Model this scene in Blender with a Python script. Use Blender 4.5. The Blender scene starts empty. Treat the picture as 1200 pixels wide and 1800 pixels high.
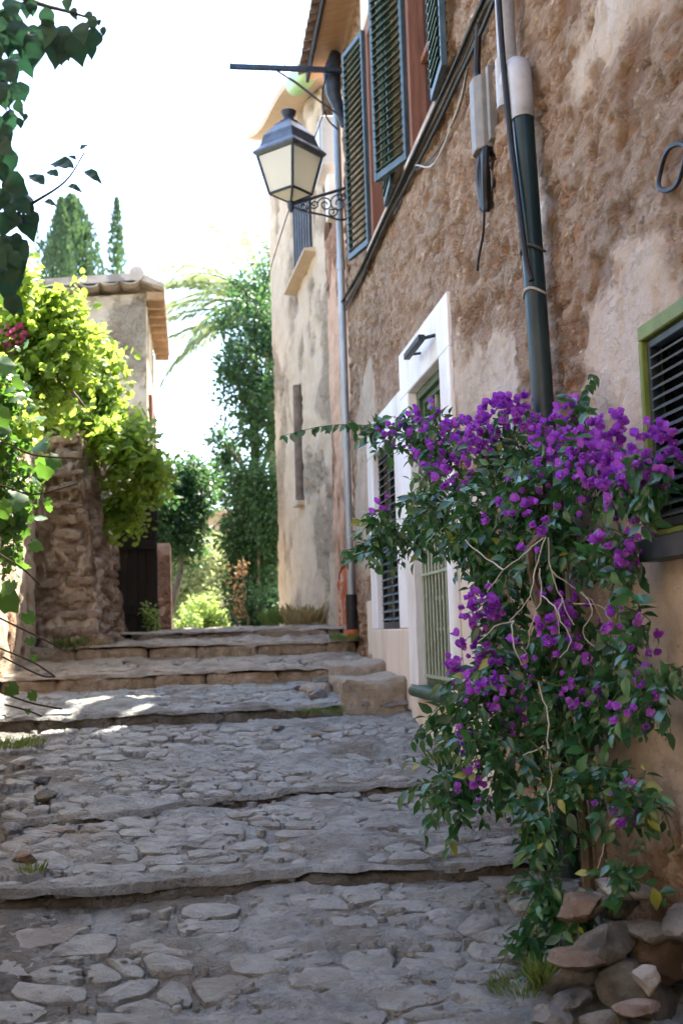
import bpy, bmesh, math, random
import numpy as np
from mathutils import Vector, Matrix, Euler
random.seed(7)
RNG = np.random.default_rng(11)
SC = bpy.context.scene
COL = SC.collection
R = math.radians

# ------------------------------------------------------------------ camera
cam_d = bpy.data.cameras.new('camera')
cam = bpy.data.objects.new('camera', cam_d); COL.objects.link(cam)
cam_d.sensor_width = 36.0; cam_d.lens = 40.0
cam_d.clip_start = 0.05; cam_d.clip_end = 2000
CAM = Vector((0, 0, 1.25))
rot = Matrix(((0.99121, 0.01577, -0.13132), (-0.12818, -0.10744, -0.98592), (-0.02966, 0.99409, -0.10447)))
cam.matrix_world = Matrix.Translation(CAM) @ rot.to_4x4()
cam_d.dof.use_dof = True; cam_d.dof.focus_distance = 4.7; cam_d.dof.aperture_fstop = 3.6
SC.camera = cam

# ------------------------------------------------------------------ light
SUN_EL, SUN_AZ = R(57), R(36)            # azimuth measured from +Y (up the alley) towards +X
world = bpy.data.worlds.new('World'); SC.world = world; world.use_nodes = True
wn = world.node_tree.nodes; wl = world.node_tree.links
bgn = wn['Background']
sky = wn.new('ShaderNodeTexSky'); sky.sky_type = 'NISHITA'; sky.sun_disc = False
sky.sun_elevation = SUN_EL; sky.sun_rotation = SUN_AZ
sky.air_density = 1.0; sky.dust_density = 1.0; sky.ozone_density = 1.0
wl.new(sky.outputs[0], bgn.inputs[0]); bgn.inputs[1].default_value = 0.15
sun_d = bpy.data.lights.new('sun', 'SUN'); sun_d.energy = 5.0; sun_d.angle = R(0.6); sun_d.color = (1.0, 0.93, 0.80)
sun = bpy.data.objects.new('sun', sun_d); COL.objects.link(sun)
sdir = Vector((math.sin(SUN_AZ)*math.cos(SUN_EL), math.cos(SUN_AZ)*math.cos(SUN_EL), math.sin(SUN_EL)))
sun.rotation_euler = sdir.to_track_quat('Z', 'Y').to_euler()
sun.location = (3, 8, 20)
SC.view_settings.view_transform = 'Standard'; SC.view_settings.look = 'None'
SC.view_settings.exposure = 2.62; SC.view_settings.gamma = 1.0
SC.cycles.max_bounces = 6; SC.cycles.diffuse_bounces = 4; SC.cycles.glossy_bounces = 3; SC.cycles.transparent_max_bounces = 8
SC.cycles.use_adaptive_sampling = True; SC.cycles.adaptive_threshold = 0.025

# ------------------------------------------------------------------ noise
def _h(ix, iy, s):
    n = (ix.astype(np.int64)*374761393 + iy.astype(np.int64)*668265263 + s*974634777) & 0xffffffff
    n = ((n ^ (n >> 13))*1274126177) & 0xffffffff
    return ((n ^ (n >> 16)) & 0xffff)/65535.0
def vnoise(x, y, s=0):
    x = np.asarray(x, float); y = np.asarray(y, float)
    ix = np.floor(x); iy = np.floor(y); fx = x-ix; fy = y-iy
    fx = fx*fx*(3-2*fx); fy = fy*fy*(3-2*fy)
    a = _h(ix, iy, s); b = _h(ix+1, iy, s); c = _h(ix, iy+1, s); d = _h(ix+1, iy+1, s)
    return (a+(b-a)*fx)*(1-fy)+(c+(d-c)*fx)*fy
def fbm(x, y, o=4, s=0, g=0.5):
    t = 0; a = 1; n = 0; f = 1
    for i in range(o):
        t = t+a*vnoise(np.asarray(x)*f+17.3*i, np.asarray(y)*f-9.1*i, s+i); n += a; a *= g; f *= 2.03
    return t/n
def sstep(e0, e1, x):
    t = np.clip((np.asarray(x)-e0)/(e1-e0), 0, 1); return t*t*(3-2*t)

# ------------------------------------------------------------------ materials
M = {}
def newmat(name):
    m = bpy.data.materials.new(name); m.use_nodes = True; M[name] = m
    nt = m.node_tree; return m, nt.nodes, nt.links, nt.nodes['Principled BSDF']
def rgba(c): return (c[0], c[1], c[2], 1)
def mat(name, c1, c2=None, scale=6.0, rough=0.8, bump=0.0, bscale=40.0, metal=0.0, c3=None, s3=1.5, attr=None, acol=None, stretch=None, spec=0.3, bdist=0.01, bump2=0.0, b2scale=10.0, b2dist=.04):
    m, n, l, p = newmat(name)
    p.inputs['Roughness'].default_value = rough; p.inputs['Metallic'].default_value = metal
    p.inputs['Specular IOR Level'].default_value = spec
    tc = n.new('ShaderNodeNewGeometry'); co = tc.outputs['Position']
    if stretch:
        mp = n.new('ShaderNodeMapping'); mp.inputs['Scale'].default_value = stretch
        l.new(co, mp.inputs['Vector']); co = mp.outputs[0]
    col = None
    if c2 is None:
        p.inputs['Base Color'].default_value = rgba(c1)
    else:
        nz = n.new('ShaderNodeTexNoise'); nz.inputs['Scale'].default_value = scale; nz.inputs['Detail'].default_value = 8; nz.inputs['Roughness'].default_value = 0.65
        l.new(co, nz.inputs['Vector'])
        rp = n.new('ShaderNodeValToRGB'); rp.color_ramp.elements[0].position = 0.33; rp.color_ramp.elements[1].position = 0.68
        rp.color_ramp.elements[0].color = rgba(c1); rp.color_ramp.elements[1].color = rgba(c2)
        l.new(nz.outputs['Fac'], rp.inputs[0]); col = rp.outputs[0]
        if c3 is not None:
            n3 = n.new('ShaderNodeTexNoise'); n3.inputs['Scale'].default_value = s3; n3.inputs['Detail'].default_value = 6
            l.new(co, n3.inputs['Vector'])
            r3 = n.new('ShaderNodeValToRGB'); r3.color_ramp.elements[0].position = 0.5; r3.color_ramp.elements[1].position = 0.66
            r3.color_ramp.elements[0].color = (0, 0, 0, 1); r3.color_ramp.elements[1].color = (1, 1, 1, 1)
            l.new(n3.outputs['Fac'], r3.inputs[0])
            mx = n.new('ShaderNodeMixRGB'); l.new(r3.outputs[0], mx.inputs[0]); l.new(col, mx.inputs[1]); mx.inputs[2].default_value = rgba(c3)
            col = mx.outputs[0]
        if attr:
            at = n.new('ShaderNodeAttribute'); at.attribute_name = attr
            mx = n.new('ShaderNodeMixRGB'); l.new(at.outputs['Fac'], mx.inputs[0]); l.new(col, mx.inputs[1])
            nz4 = n.new('ShaderNodeTexNoise'); nz4.inputs['Scale'].default_value = scale*1.7; nz4.inputs['Detail'].default_value = 8; l.new(co, nz4.inputs['Vector'])
            rp4 = n.new('ShaderNodeValToRGB'); rp4.color_ramp.elements[0].position = 0.3; rp4.color_ramp.elements[1].position = 0.7
            rp4.color_ramp.elements[0].color = rgba(acol[0]); rp4.color_ramp.elements[1].color = rgba(acol[1])
            l.new(nz4.outputs['Fac'], rp4.inputs[0]); l.new(rp4.outputs[0], mx.inputs[2]); col = mx.outputs[0]
        l.new(col, p.inputs['Base Color'])
    if bump:
        nb = n.new('ShaderNodeTexNoise'); nb.inputs['Scale'].default_value = bscale; nb.inputs['Detail'].default_value = 9; nb.inputs['Roughness'].default_value = 0.7
        l.new(co, nb.inputs['Vector'])
        bp = n.new('ShaderNodeBump'); bp.inputs['Strength'].default_value = bump; bp.inputs['Distance'].default_value = bdist
        l.new(nb.outputs['Fac'], bp.inputs['Height']); l.new(bp.outputs[0], p.inputs['Normal'])
        if bump2:
            n2 = n.new('ShaderNodeTexNoise'); n2.inputs['Scale'].default_value = b2scale; n2.inputs['Detail'].default_value = 5; n2.inputs['Roughness'].default_value = .6; n2.inputs['Distortion'].default_value = .6
            l.new(co, n2.inputs['Vector']); b2 = n.new('ShaderNodeBump'); b2.inputs['Strength'].default_value = bump2; b2.inputs['Distance'].default_value = b2dist
            l.new(n2.outputs['Fac'], b2.inputs['Height']); l.new(b2.outputs[0], bp.inputs['Normal'])
    return m
def leafmat(name, c1, c2, trans, tfac=0.45, rough=0.45, spec=0.35, odd=None):
    m, n, l, p = newmat(name)
    at = n.new('ShaderNodeAttribute'); at.attribute_name = 'rnd'
    oi = n.new('ShaderNodeObjectInfo')
    ad = n.new('ShaderNodeMath'); ad.operation = 'ADD'; l.new(at.outputs['Fac'], ad.inputs[0]); l.new(oi.outputs['Random'], ad.inputs[1])
    fr = n.new('ShaderNodeMath'); fr.operation = 'FRACT'; l.new(ad.outputs[0], fr.inputs[0])
    rp = n.new('ShaderNodeValToRGB'); rp.color_ramp.elements[0].color = rgba(c1); rp.color_ramp.elements[1].color = rgba(c2)
    if odd:
        rp.color_ramp.elements[1].position = .97; e3 = rp.color_ramp.elements.new(.985); e3.color = rgba(odd)
    l.new(fr.outputs[0], rp.inputs[0]); l.new(rp.outputs[0], p.inputs['Base Color'])
    p.inputs['Roughness'].default_value = rough; p.inputs['Specular IOR Level'].default_value = spec
    tr = n.new('ShaderNodeBsdfTranslucent')
    mx = n.new('ShaderNodeMixRGB'); mx.blend_type = 'MULTIPLY'; mx.inputs[0].default_value = 0.35
    mx.inputs[1].default_value = rgba(trans); l.new(rp.outputs[0], mx.inputs[2]); 
    tr.inputs['Color'].default_value = rgba(trans)
    ms = n.new('ShaderNodeMixShader'); ms.inputs[0].default_value = tfac
    l.new(p.outputs[0], ms.inputs[1]); l.new(tr.outputs[0], ms.inputs[2])
    l.new(ms.outputs[0], n['Material Output'].inputs[0])
    return m

def stuccomat(name, plaster, eroded, rough=0.92, pit=.5):
    """plaster/eroded are (dark, light) pairs; the vertex attribute 'er' says where the render coat is lost."""
    m, n, l, p = newmat(name)
    p.inputs['Roughness'].default_value = rough; p.inputs['Specular IOR Level'].default_value = 0.15
    g = n.new('ShaderNodeNewGeometry')
    def noise(sc, de=8, ro=0.65, vec=None):
        z = n.new('ShaderNodeTexNoise'); z.inputs['Scale'].default_value = sc; z.inputs['Detail'].default_value = de; z.inputs['Roughness'].default_value = ro
        l.new(vec or g.outputs['Position'], z.inputs['Vector']); return z.outputs['Fac']
    def ramp(f, a, b, c0, c1):
        r = n.new('ShaderNodeValToRGB'); r.color_ramp.elements[0].position = a; r.color_ramp.elements[1].position = b
        r.color_ramp.elements[0].color = rgba(c0); r.color_ramp.elements[1].color = rgba(c1); l.new(f, r.inputs[0]); return r.outputs[0]
    def mix(f, a, b, t='MIX'):
        x = n.new('ShaderNodeMixRGB'); x.blend_type = t
        if isinstance(f, float): x.inputs[0].default_value = f
        else: l.new(f, x.inputs[0])
        l.new(a, x.inputs[1])
        if isinstance(b, tuple): x.inputs[2].default_value = rgba(b)
        else: l.new(b, x.inputs[2])
        return x.outputs[0]
    mp = n.new('ShaderNodeMapping'); mp.inputs['Scale'].default_value = (1, 1, 0.22); l.new(g.outputs['Position'], mp.inputs['Vector'])
    def attrib(a): q = n.new('ShaderNodeAttribute'); q.attribute_name = a; return q.outputs['Fac']
    def math2(op, a, b):
        q = n.new('ShaderNodeMath'); q.operation = op; q.use_clamp = True
        for k, v in enumerate((a, b)):
            if isinstance(v, float): q.inputs[k].default_value = v
            else: l.new(v, q.inputs[k])
        return q.outputs[0]
    mq0 = n.new('ShaderNodeMapping'); mq0.inputs['Scale'].default_value = (.8, .45, 1); l.new(g.outputs['Position'], mq0.inputs['Vector'])
    pl = ramp(noise(4), 0.3, 0.7, *plaster)
    pl = mix(ramp(noise(7, vec=mp.outputs[0]), 0.58, 0.80, (0, 0, 0), (.28, .28, .28)), pl, (plaster[0][0]*0.7, plaster[0][1]*0.68, plaster[0][2]*0.66))
    er = ramp(noise(10, 9, .7, mq0.outputs[0]), 0.34, 0.64, *eroded)
    er = mix(ramp(noise(1.6, 5), 0.46, 0.7, (0, 0, 0), (.65, .65, .65)), er, (plaster[1][0]*.95, plaster[1][1]*.93, plaster[1][2]*.92))
    f = ramp(math2('ADD', math2('MULTIPLY', attrib('er'), .75), math2('MULTIPLY', noise(12, 8, .7), .35)), 0.3, 0.85, (0, 0, 0), (1, 1, 1))
    base = mix(f, pl, er)
    mq = n.new('ShaderNodeMapping'); mq.inputs['Scale'].default_value = (.8, .40, 1); l.new(g.outputs['Position'], mq.inputs['Vector'])
    p1 = ramp(noise(17, 7, 0.68, mq.outputs[0]), 0.42, 0.455, (1, 1, 1), (0, 0, 0)); p2 = ramp(noise(40, 5, 0.68, mq.outputs[0]), 0.41, 0.445, (1, 1, 1), (0, 0, 0))
    dn = ramp(noise(1.7, 3), .36, .62, (.25, .25, .25), (1, 1, 1))
    pp = math2('MULTIPLY', math2('MULTIPLY', math2('ADD', p1, math2('MULTIPLY', p2, .8)), dn), math2('ADD', math2('MULTIPLY', f, .85), .15))
    base = mix(math2('MULTIPLY', pp, min(1.0, pit*2.0)), base, (eroded[0][0]*0.42, eroded[0][1]*0.34, eroded[0][2]*0.28))
    pm_ = math2('MULTIPLY', attrib('pit'), min(1.0, pit*1.5))
    base = mix(pm_, base, (eroded[0][0]*0.62, eroded[0][1]*0.52, eroded[0][2]*0.45))
    fw = math2('MULTIPLY', attrib('wh'), ramp(noise(9, 8, .7), .36, .62, (0, 0, 0), (1, 1, 1)))
    l.new(mix(fw, base, (.52, .47, .43)), p.inputs['Base Color'])
    bp = n.new('ShaderNodeBump'); bp.inputs['Distance'].default_value = 0.032; bp.inputs['Strength'].default_value = 1.0
    hm = mix(f, ramp(noise(60), 0.2, 0.8, (.5, .5, .5), (.62, .62, .62)), ramp(noise(30, 10, 0.72, mq0.outputs[0]), 0.3, 0.62, (0, 0, 0), (.9, .9, .9)))
    hm = mix(pp, hm, (0, 0, 0))
    l.new(hm, bp.inputs['Height']); l.new(bp.outputs[0], p.inputs['Normal'])
    return m

stuccomat('house_stucco', ((.38, .31, .24), (.51, .435, .355)), ((.50, .325, .215), (.70, .52, .375)), pit=.47)
stuccomat('tan_stucco', ((.50, .385, .275), (.63, .51, .385)), ((.49, .375, .265), (.63, .505, .38)), pit=.2)
stuccomat('peach_stucco', ((.55, .34, .23), (.68, .45, .32)), ((.42, .20, .11), (.60, .33, .2)))
stuccomat('garden_wall', ((.55, .44, .33), (.72, .60, .46)), ((.42, .22, .13), (.62, .40, .27)))
stuccomat('buttress_stone', ((.40, .31, .235), (.55, .45, .355)), ((.42, .285, .20), (.60, .45, .335)), pit=.26)
stuccomat('far_stone', ((.56, .46, .325), (.70, .60, .455)), ((.50, .41, .29), (.64, .55, .42)), pit=.3)
mat('white_paint', (.74, .75, .77), (.84, .85, .86), 4, 0.8, 0.15, 30, c3=(.60, .57, .51), s3=2.2, stretch=(1, 1, .35), bump2=.5, b2scale=5, b2dist=.03)
mat('cream_paint', (.62, .54, .45), (.76, .68, .60), 3, 0.85, 0.2, 30, c3=(.56, .46, .36), s3=3.0, stretch=(1, 1, .25))
mat('lintel_paint', (.70, .66, .60), (.78, .74, .68), 6, 0.85, 0.1, 30)
mat('shutter_green', (.02, .055, .04), (.05, .105, .07), 9, 0.45, 0.1, 60)
mat('shutter_blue', (.035, .065, .08), (.075, .115, .14), 12, 0.4, 0.05, 60)
mat('shutter_dark', (.012, .020, .026), (.03, .045, .055), 9, 0.4)
mat('slat_blue', (.09, .13, .17), (.15, .20, .25), 9, 0.35)
mat('lime_paint', (.10, .145, .03), (.17, .225, .05), 8, 0.5, 0.1, 50)
mat('brown_wood', (.16, .068, .04), (.27, .125, .08), 5, 0.55, 0.15, 40, stretch=(8, 8, .6))
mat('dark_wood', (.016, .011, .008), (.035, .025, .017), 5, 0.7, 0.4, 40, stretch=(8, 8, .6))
mat('soffit_wood', (.42, .25, .14), (.55, .36, .22), 5, 0.7, 0.2, 40, stretch=(1, 6, 1))
mat('glass_dark', (.012, .016, .018), None, rough=0.08, spec=0.5)
mat('door_green', (.05, .085, .05), (.085, .13, .08), 9, 0.45, 0.1, 60)
mat('grille_pale', (.26, .31, .23), (.40, .45, .35), 20, 0.5)
mat('teal_pipe', (.006, .020, .026), (.012, .034, .04), 6, 0.30, c3=(.025, .045, .05), s3=5, stretch=(1, 1, .3))
mat('pvc_grey', (.36, .37, .39), (.46, .47, .49), 10, 0.5, c3=(.28, .27, .26), s3=6)
mat('zinc', (.26, .29, .32), (.40, .43, .46), 10, 0.42, metal=0.4, stretch=(1, 1, .3))
mat('black_rubber', (.010, .010, .012), (.025, .025, .028), 20, 0.5)
mat('cable_grey', (.05, .05, .05), (.11, .105, .10), 30, 0.6)
mat('box_grey', (.17, .165, .155), (.24, .235, .225), 14, 0.55)
mat('meter_white', (.52, .52, .52), (.62, .62, .61), 8, 0.6)
mat('iron_dark', (.022, .030, .045), (.045, .058, .08), 20, 0.45, 0.1, 80, metal=0.3)
mat('iron_sheet', (.06, .07, .085), (.12, .135, .16), 10, 0.38, metal=0.35)
mat('terracotta_red', (.42, .09, .03), (.55, .15, .06), 14, 0.75, 0.1, 40)
mat('red_paint', (.50, .05, .03), (.62, .09, .05), 20, 0.6)
mat('green_glaze', (.22, .42, .16), (.32, .54, .24), 8, 0.35)
mat('tile_pale', (.42, .34, .27), (.60, .51, .42), 7, 0.9, 0.4, 50, c3=(.28, .24, .20), s3=4)
mat('tile_old', (.10, .07, .05), (.22, .16, .12), 9, 0.9, 0.4, 50)
mat('tile_brown', (.36, .22, .13), (.52, .36, .22), 9, 0.9, 0.4, 50)
mat('paving', (.23, .245, .243), (.44, .462, .46), 9, 0.48, 1.0, 45, c3=(.21, .185, .155), s3=3.1, attr='tint', acol=((.25, .265, .264), (.45, .472, .471)), bdist=.03, spec=.55, bump2=.6, b2scale=11, b2dist=.06)
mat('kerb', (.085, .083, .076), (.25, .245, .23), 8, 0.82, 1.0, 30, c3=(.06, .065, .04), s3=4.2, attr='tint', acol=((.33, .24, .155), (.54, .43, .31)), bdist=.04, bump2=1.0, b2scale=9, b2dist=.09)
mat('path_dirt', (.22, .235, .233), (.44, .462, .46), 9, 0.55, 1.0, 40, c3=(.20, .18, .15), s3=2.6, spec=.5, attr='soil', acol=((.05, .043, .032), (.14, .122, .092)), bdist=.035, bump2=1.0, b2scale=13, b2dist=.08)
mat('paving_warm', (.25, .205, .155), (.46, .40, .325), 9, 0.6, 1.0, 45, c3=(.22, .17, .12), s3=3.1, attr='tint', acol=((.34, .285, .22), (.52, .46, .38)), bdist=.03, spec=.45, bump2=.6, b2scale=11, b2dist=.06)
mat('ground_earth', (.16, .13, .09), (.26, .22, .16), 1.5, 0.95, 0.6, 20, c3=(.10, .12, .05), s3=.7)
for k, (a, b) in {'rock_grey': ((.15, .155, .16), (.30, .305, .31)), 'rock_brown': ((.17, .125, .09), (.29, .22, .165)), 'rock_olive': ((.12, .115, .10), (.23, .22, .19)), 'rock_pale': ((.40, .39, .37), (.58, .57, .55)), 'rock_pink': ((.32, .235, .185), (.44, .34, .28))}.items():
    mat(k, a, b, 11, 0.85, 0.8, 35, c3=tuple(x*0.6 for x in a), s3=7, bdist=.03, bump2=.8, b2scale=18, b2dist=.04)
mat('bark', (.09, .07, .05), (.20, .16, .12), 12, 0.9, 0.8, 40, stretch=(1, 1, .3))
mat('bark_dark', (.03, .024, .018), (.07, .055, .04), 12, 0.9, 0.6, 40)
mat('twig_pale', (.36, .345, .32), (.54, .52, .49), 18, 0.8)
mat('twig_green', (.05, .09, .03), (.09, .14, .05), 18, 0.7)
leafmat('boug_leaf', (.007, .045, .027), (.045, .165, .060), (.10, .26, .035), .20, .28, .65, odd=(.26, .28, .05))
leafmat('boug_dark', (.018, .06, .038), (.03, .085, .05), (.03, .10, .05), .25, .45)
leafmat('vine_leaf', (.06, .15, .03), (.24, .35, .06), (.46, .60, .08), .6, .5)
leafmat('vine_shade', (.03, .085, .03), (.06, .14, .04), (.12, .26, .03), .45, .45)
leafmat('tree_dark', (.022, .065, .032), (.05, .11, .05), (.10, .22, .06), .35, .5)
leafmat('tree_olive', (.22, .26, .14), (.34, .37, .22), (.42, .46, .18), .5, .6)
leafmat('tree_lime', (.15, .25, .06), (.24, .34, .10), (.42, .52, .13), .5, .5)
leafmat('cypress_leaf', (.04, .085, .045), (.07, .12, .055), (.10, .18, .05), .3, .6)
leafmat('palm_leaf', (.10, .15, .08), (.20, .25, .13), (.30, .38, .16), .4, .5)
leafmat('rust_leaf', (.26, .14, .07), (.38, .22, .12), (.5, .3, .15), .5, .6)
leafmat('grass_leaf', (.07, .12, .03), (.15, .20, .06), (.22, .30, .06), .4, .6)
leafmat('dry_leaf', (.30, .22, .10), (.42, .33, .17), (.4, .3, .12), .4, .7)
leafmat('bract', (.17, .025, .36), (.54, .17, .72), (.55, .10, .72), .40, .55, .2)
leafmat('bract_pink', (.50, .05, .22), (.65, .10, .30), (.8, .15, .4), .45, .6, .2)
mat('floret_white', (.75, .72, .62), None, rough=.6)
# frosted lantern glass
m, n, l, p = newmat('frosted_glass'); p.inputs['Base Color'].default_value = (.88, .85, .77, 1); p.inputs['Roughness'].default_value = .2
tr = n.new('ShaderNodeBsdfTranslucent'); tr.inputs[0].default_value = (.95, .92, .83, 1); ms = n.new('ShaderNodeMixShader'); ms.inputs[0].default_value = .65
l.new(p.outputs[0], ms.inputs[1]); l.new(tr.outputs[0], ms.inputs[2]); l.new(ms.outputs[0], n['Material Output'].inputs[0])

# ------------------------------------------------------------------ object helpers
WL = {}
def setp(o, label=None, cat=None, group=None, kind=None):
    if label: o['label'] = label
    if cat: o['category'] = cat
    if group: o['group'] = group
    if kind: o['kind'] = kind
    return o
def place(o, parent, wloc):
    COL.objects.link(o); wloc = Vector(wloc)
    if parent is not None:
        o.parent = parent; o.location = wloc-WL[parent.name]
    else: o.location = wloc
    WL[o.name] = wloc
    return o
def root(name, loc, label, cat, group=None):
    o = bpy.data.objects.new(name, None); o.empty_display_size = .1
    place(o, None, loc); return setp(o, label, cat, group)
def obj(name, me, matname, parent=None, wloc=None):
    """me is built in world coordinates unless wloc is given."""
    if matname:
        for mm in ([matname] if isinstance(matname, str) else matname):
            if me.materials.find(mm) < 0: me.materials.append(M[mm])
    o = bpy.data.objects.new(name, me)
    if wloc is None:
        base = WL[parent.name] if parent is not None else Vector((0, 0, 0))
        if base.length > 0: me.transform(Matrix.Translation(-base))
        return place(o, parent, base)
    return place(o, parent, wloc)
class MB:
    def __init__(s): s.v = []; s.f = []; s.mi = []; s.cm = 0
    def add(s, v, f):
        b = len(s.v); s.v += [tuple(x) for x in v]; s.f += [tuple(i+b for i in q) for q in f]; s.mi += [s.cm]*len(f)
    def box(s, a, b, rotz=0, piv=None, mtx=None):
        x0, y0, z0 = a; x1, y1, z1 = b
        v = [Vector(q) for q in ((x0, y0, z0), (x1, y0, z0), (x1, y1, z0), (x0, y1, z0), (x0, y0, z1), (x1, y0, z1), (x1, y1, z1), (x0, y1, z1))]
        if mtx is not None: v = [mtx @ q for q in v]
        s.add(v, [(0, 3, 2, 1), (4, 5, 6, 7), (0, 1, 5, 4), (1, 2, 6, 5), (2, 3, 7, 6), (3, 0, 4, 7)])
    def tube(s, pts, r, n=8, cap=True):
        pts = [Vector(p) for p in pts]; rs = r if isinstance(r, (list, tuple)) else [r]*len(pts)
        rings = []; up = None
        for i, p in enumerate(pts):
            t = (pts[min(i+1, len(pts)-1)]-pts[max(i-1, 0)]).normalized()
            if up is None:
                up = Vector((0, 0, 1)) if abs(t.z) < .9 else Vector((1, 0, 0))
            a = t.cross(up).normalized(); up = a.cross(t).normalized()
            rings.append([p+(a*math.cos(2*math.pi*k/n)+up*math.sin(2*math.pi*k/n))*rs[i] for k in range(n)])
        v = [q for rr in rings for q in rr]; f = []
        for i in range(len(pts)-1):
            for k in range(n):
                f.append((i*n+k, i*n+(k+1) % n, (i+1)*n+(k+1) % n, (i+1)*n+k))
        if cap: f.append(tuple(range(n))[::-1]); f.append(tuple((len(pts)-1)*n+k for k in range(n)))
        s.add(v, f)
    def mesh(s, name, smooth=False, bevel=0):
        me = bpy.data.meshes.new(name); me.from_pydata(s.v, [], s.f)
        if any(s.mi): me.polygons.foreach_set('material_index', s.mi)
        bm = bmesh.new(); bm.from_mesh(me); bmesh.ops.recalc_face_normals(bm, faces=bm.faces)
        if bevel: bmesh.ops.bevel(bm, geom=bm.edges[:], offset=bevel, segments=1, affect='EDGES', clamp_overlap=True)
        bm.to_mesh(me); bm.free()
        if smooth:
            me.polygons.foreach_set('use_smooth', [True]*len(me.polygons)); me.set_sharp_from_angle(angle=R(38))
        return me
    def build(s, name, matname, parent=None, smooth=False, bevel=0): return obj(name, s.mesh(name, smooth, bevel), matname, parent)
def npmesh(name, V, F, attrs=None, smooth=True):
    """V (n,3), F (m,k) numpy."""
    me = bpy.data.meshes.new(name); k = F.shape[1]
    me.vertices.add(len(V)); me.vertices.foreach_set('co', np.ascontiguousarray(V, dtype=np.float32).ravel())
    me.loops.add(F.size); me.loops.foreach_set('vertex_index', np.ascontiguousarray(F, dtype=np.int32).ravel())
    me.polygons.add(len(F)); me.polygons.foreach_set('loop_start', np.arange(0, F.size, k, dtype=np.int32))
    if smooth: me.polygons.foreach_set('use_smooth', np.ones(len(F), dtype=bool))
    for nm, a in (attrs or {}).items():
        at = me.attributes.new(nm, 'FLOAT', 'POINT'); at.data.foreach_set('value', np.ascontiguousarray(a, dtype=np.float32))
    me.update(calc_edges=True); me.validate(); return me
def grid(us, vs, fn, mask=None, flip=False):
    U, Vv = np.meshgrid(us, vs, indexing='ij'); P = fn(U.ravel(), Vv.ravel())
    nu, nv = len(us), len(vs); i = np.arange(nu-1)[:, None]*nv+np.arange(nv-1)[None, :]
    F = np.stack([i, i+nv, i+nv+1, i+1], -1).reshape(-1, 4)
    if flip: F = F[:, ::-1]
    if mask is not None:
        uc = (us[:-1]+us[1:])/2; vc = (vs[:-1]+vs[1:])/2; A, B = np.meshgrid(uc, vc, indexing='ij'); F = F[mask(A.ravel(), B.ravel())]
    return P, F
def cutgrid(a, b, step, cuts):
    """even spacing with the given values forced onto grid lines"""
    g = list(np.arange(a, b+1e-6, step)); g = [x for x in g if all(abs(x-c) > step*.45 for c in cuts)]+[c for c in cuts if a <= c <= b]
    return np.array(sorted(g))

# ------------------------------------------------------------------ street profile
def lip(i, x):
    x = np.asarray(x, float)
    if i == 0: return 1.0+0*x
    if i == 1: return 4.42+.05*x+.05*np.sin(x*2.6+.4)
    if i == 2: return 5.72+.42*np.tanh((x-.1)*1.1)+.05*np.sin(x*4)
    if i == 3: return 7.80+.03*x+.03*np.sin(x*3)
    if i == 4: return 9.00+.02*x+.03*np.sin(x*2.2+1)
    if i == 5: return 10.30+.03*np.sin(x*2.7)
    if i == 6: return 11.55-.10*x+.05*np.sin(x*3.1)
    return 16.0+0*x
ZB = [(-.22, 0), (.285, .342), (.412, .455), (.672, .758), (.868, .978), (1.062, 1.185), (1.225, 1.30), (1.345, 1.345)]   # (tread end before lip, lip top)
def tread_z(i, x, y):
    """surface of tread i, which runs from lip i to lip i+1"""
    a = lip(i, x); b = lip(i+1, x); t = (y-a)/(b-a); z0 = ZB[i][1] if i else -.22; z1 = ZB[i+1][0]
    z = z0+(z1-z0)*t
    return z+.018*(fbm(np.asarray(x)*1.7, np.asarray(y)*1.7, 3, 5)-.5)*2*np.clip(t*4, 0, 1)*np.clip((1-t)*6, .3, 1)+np.where(i == 1, .02*sstep(.2, -.9, x), 0)
def tread_of(x, y):
    i = 0
    for k in range(1, 7):
        if y >= lip(k, x): i = k
    return i
def street_z(x, y): return float(tread_z(tread_of(x, y), x, y))

# ground sheet to the horizon
def gfun(x, y):
    yy = np.clip(y, -3, 16); z = np.interp(yy, [-3, 1, 4.4, 5.7, 7.8, 9, 10.3, 11.6, 16], [-.55, -.4, .1, .22, .48, .68, .86, 1.05, 1.30])
    return np.stack([x, y, z], -1)
us = np.array([-600, -200, -60, -20, -8, -4, -2, 0, 2, 4, 8, 20, 60, 200, 600.]); vs = np.array([-600, -200, -60, -20, -8, -3, 0, 1, 3, 4.4, 5.7, 7.8, 9, 10.3, 11.6, 13, 16, 20, 30, 60, 200, 600.])
V, F = grid(us, vs, gfun); setp(obj('ground', npmesh('ground', V, F), 'ground_earth'), 'earth ground sheet', kind='structure')

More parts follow.
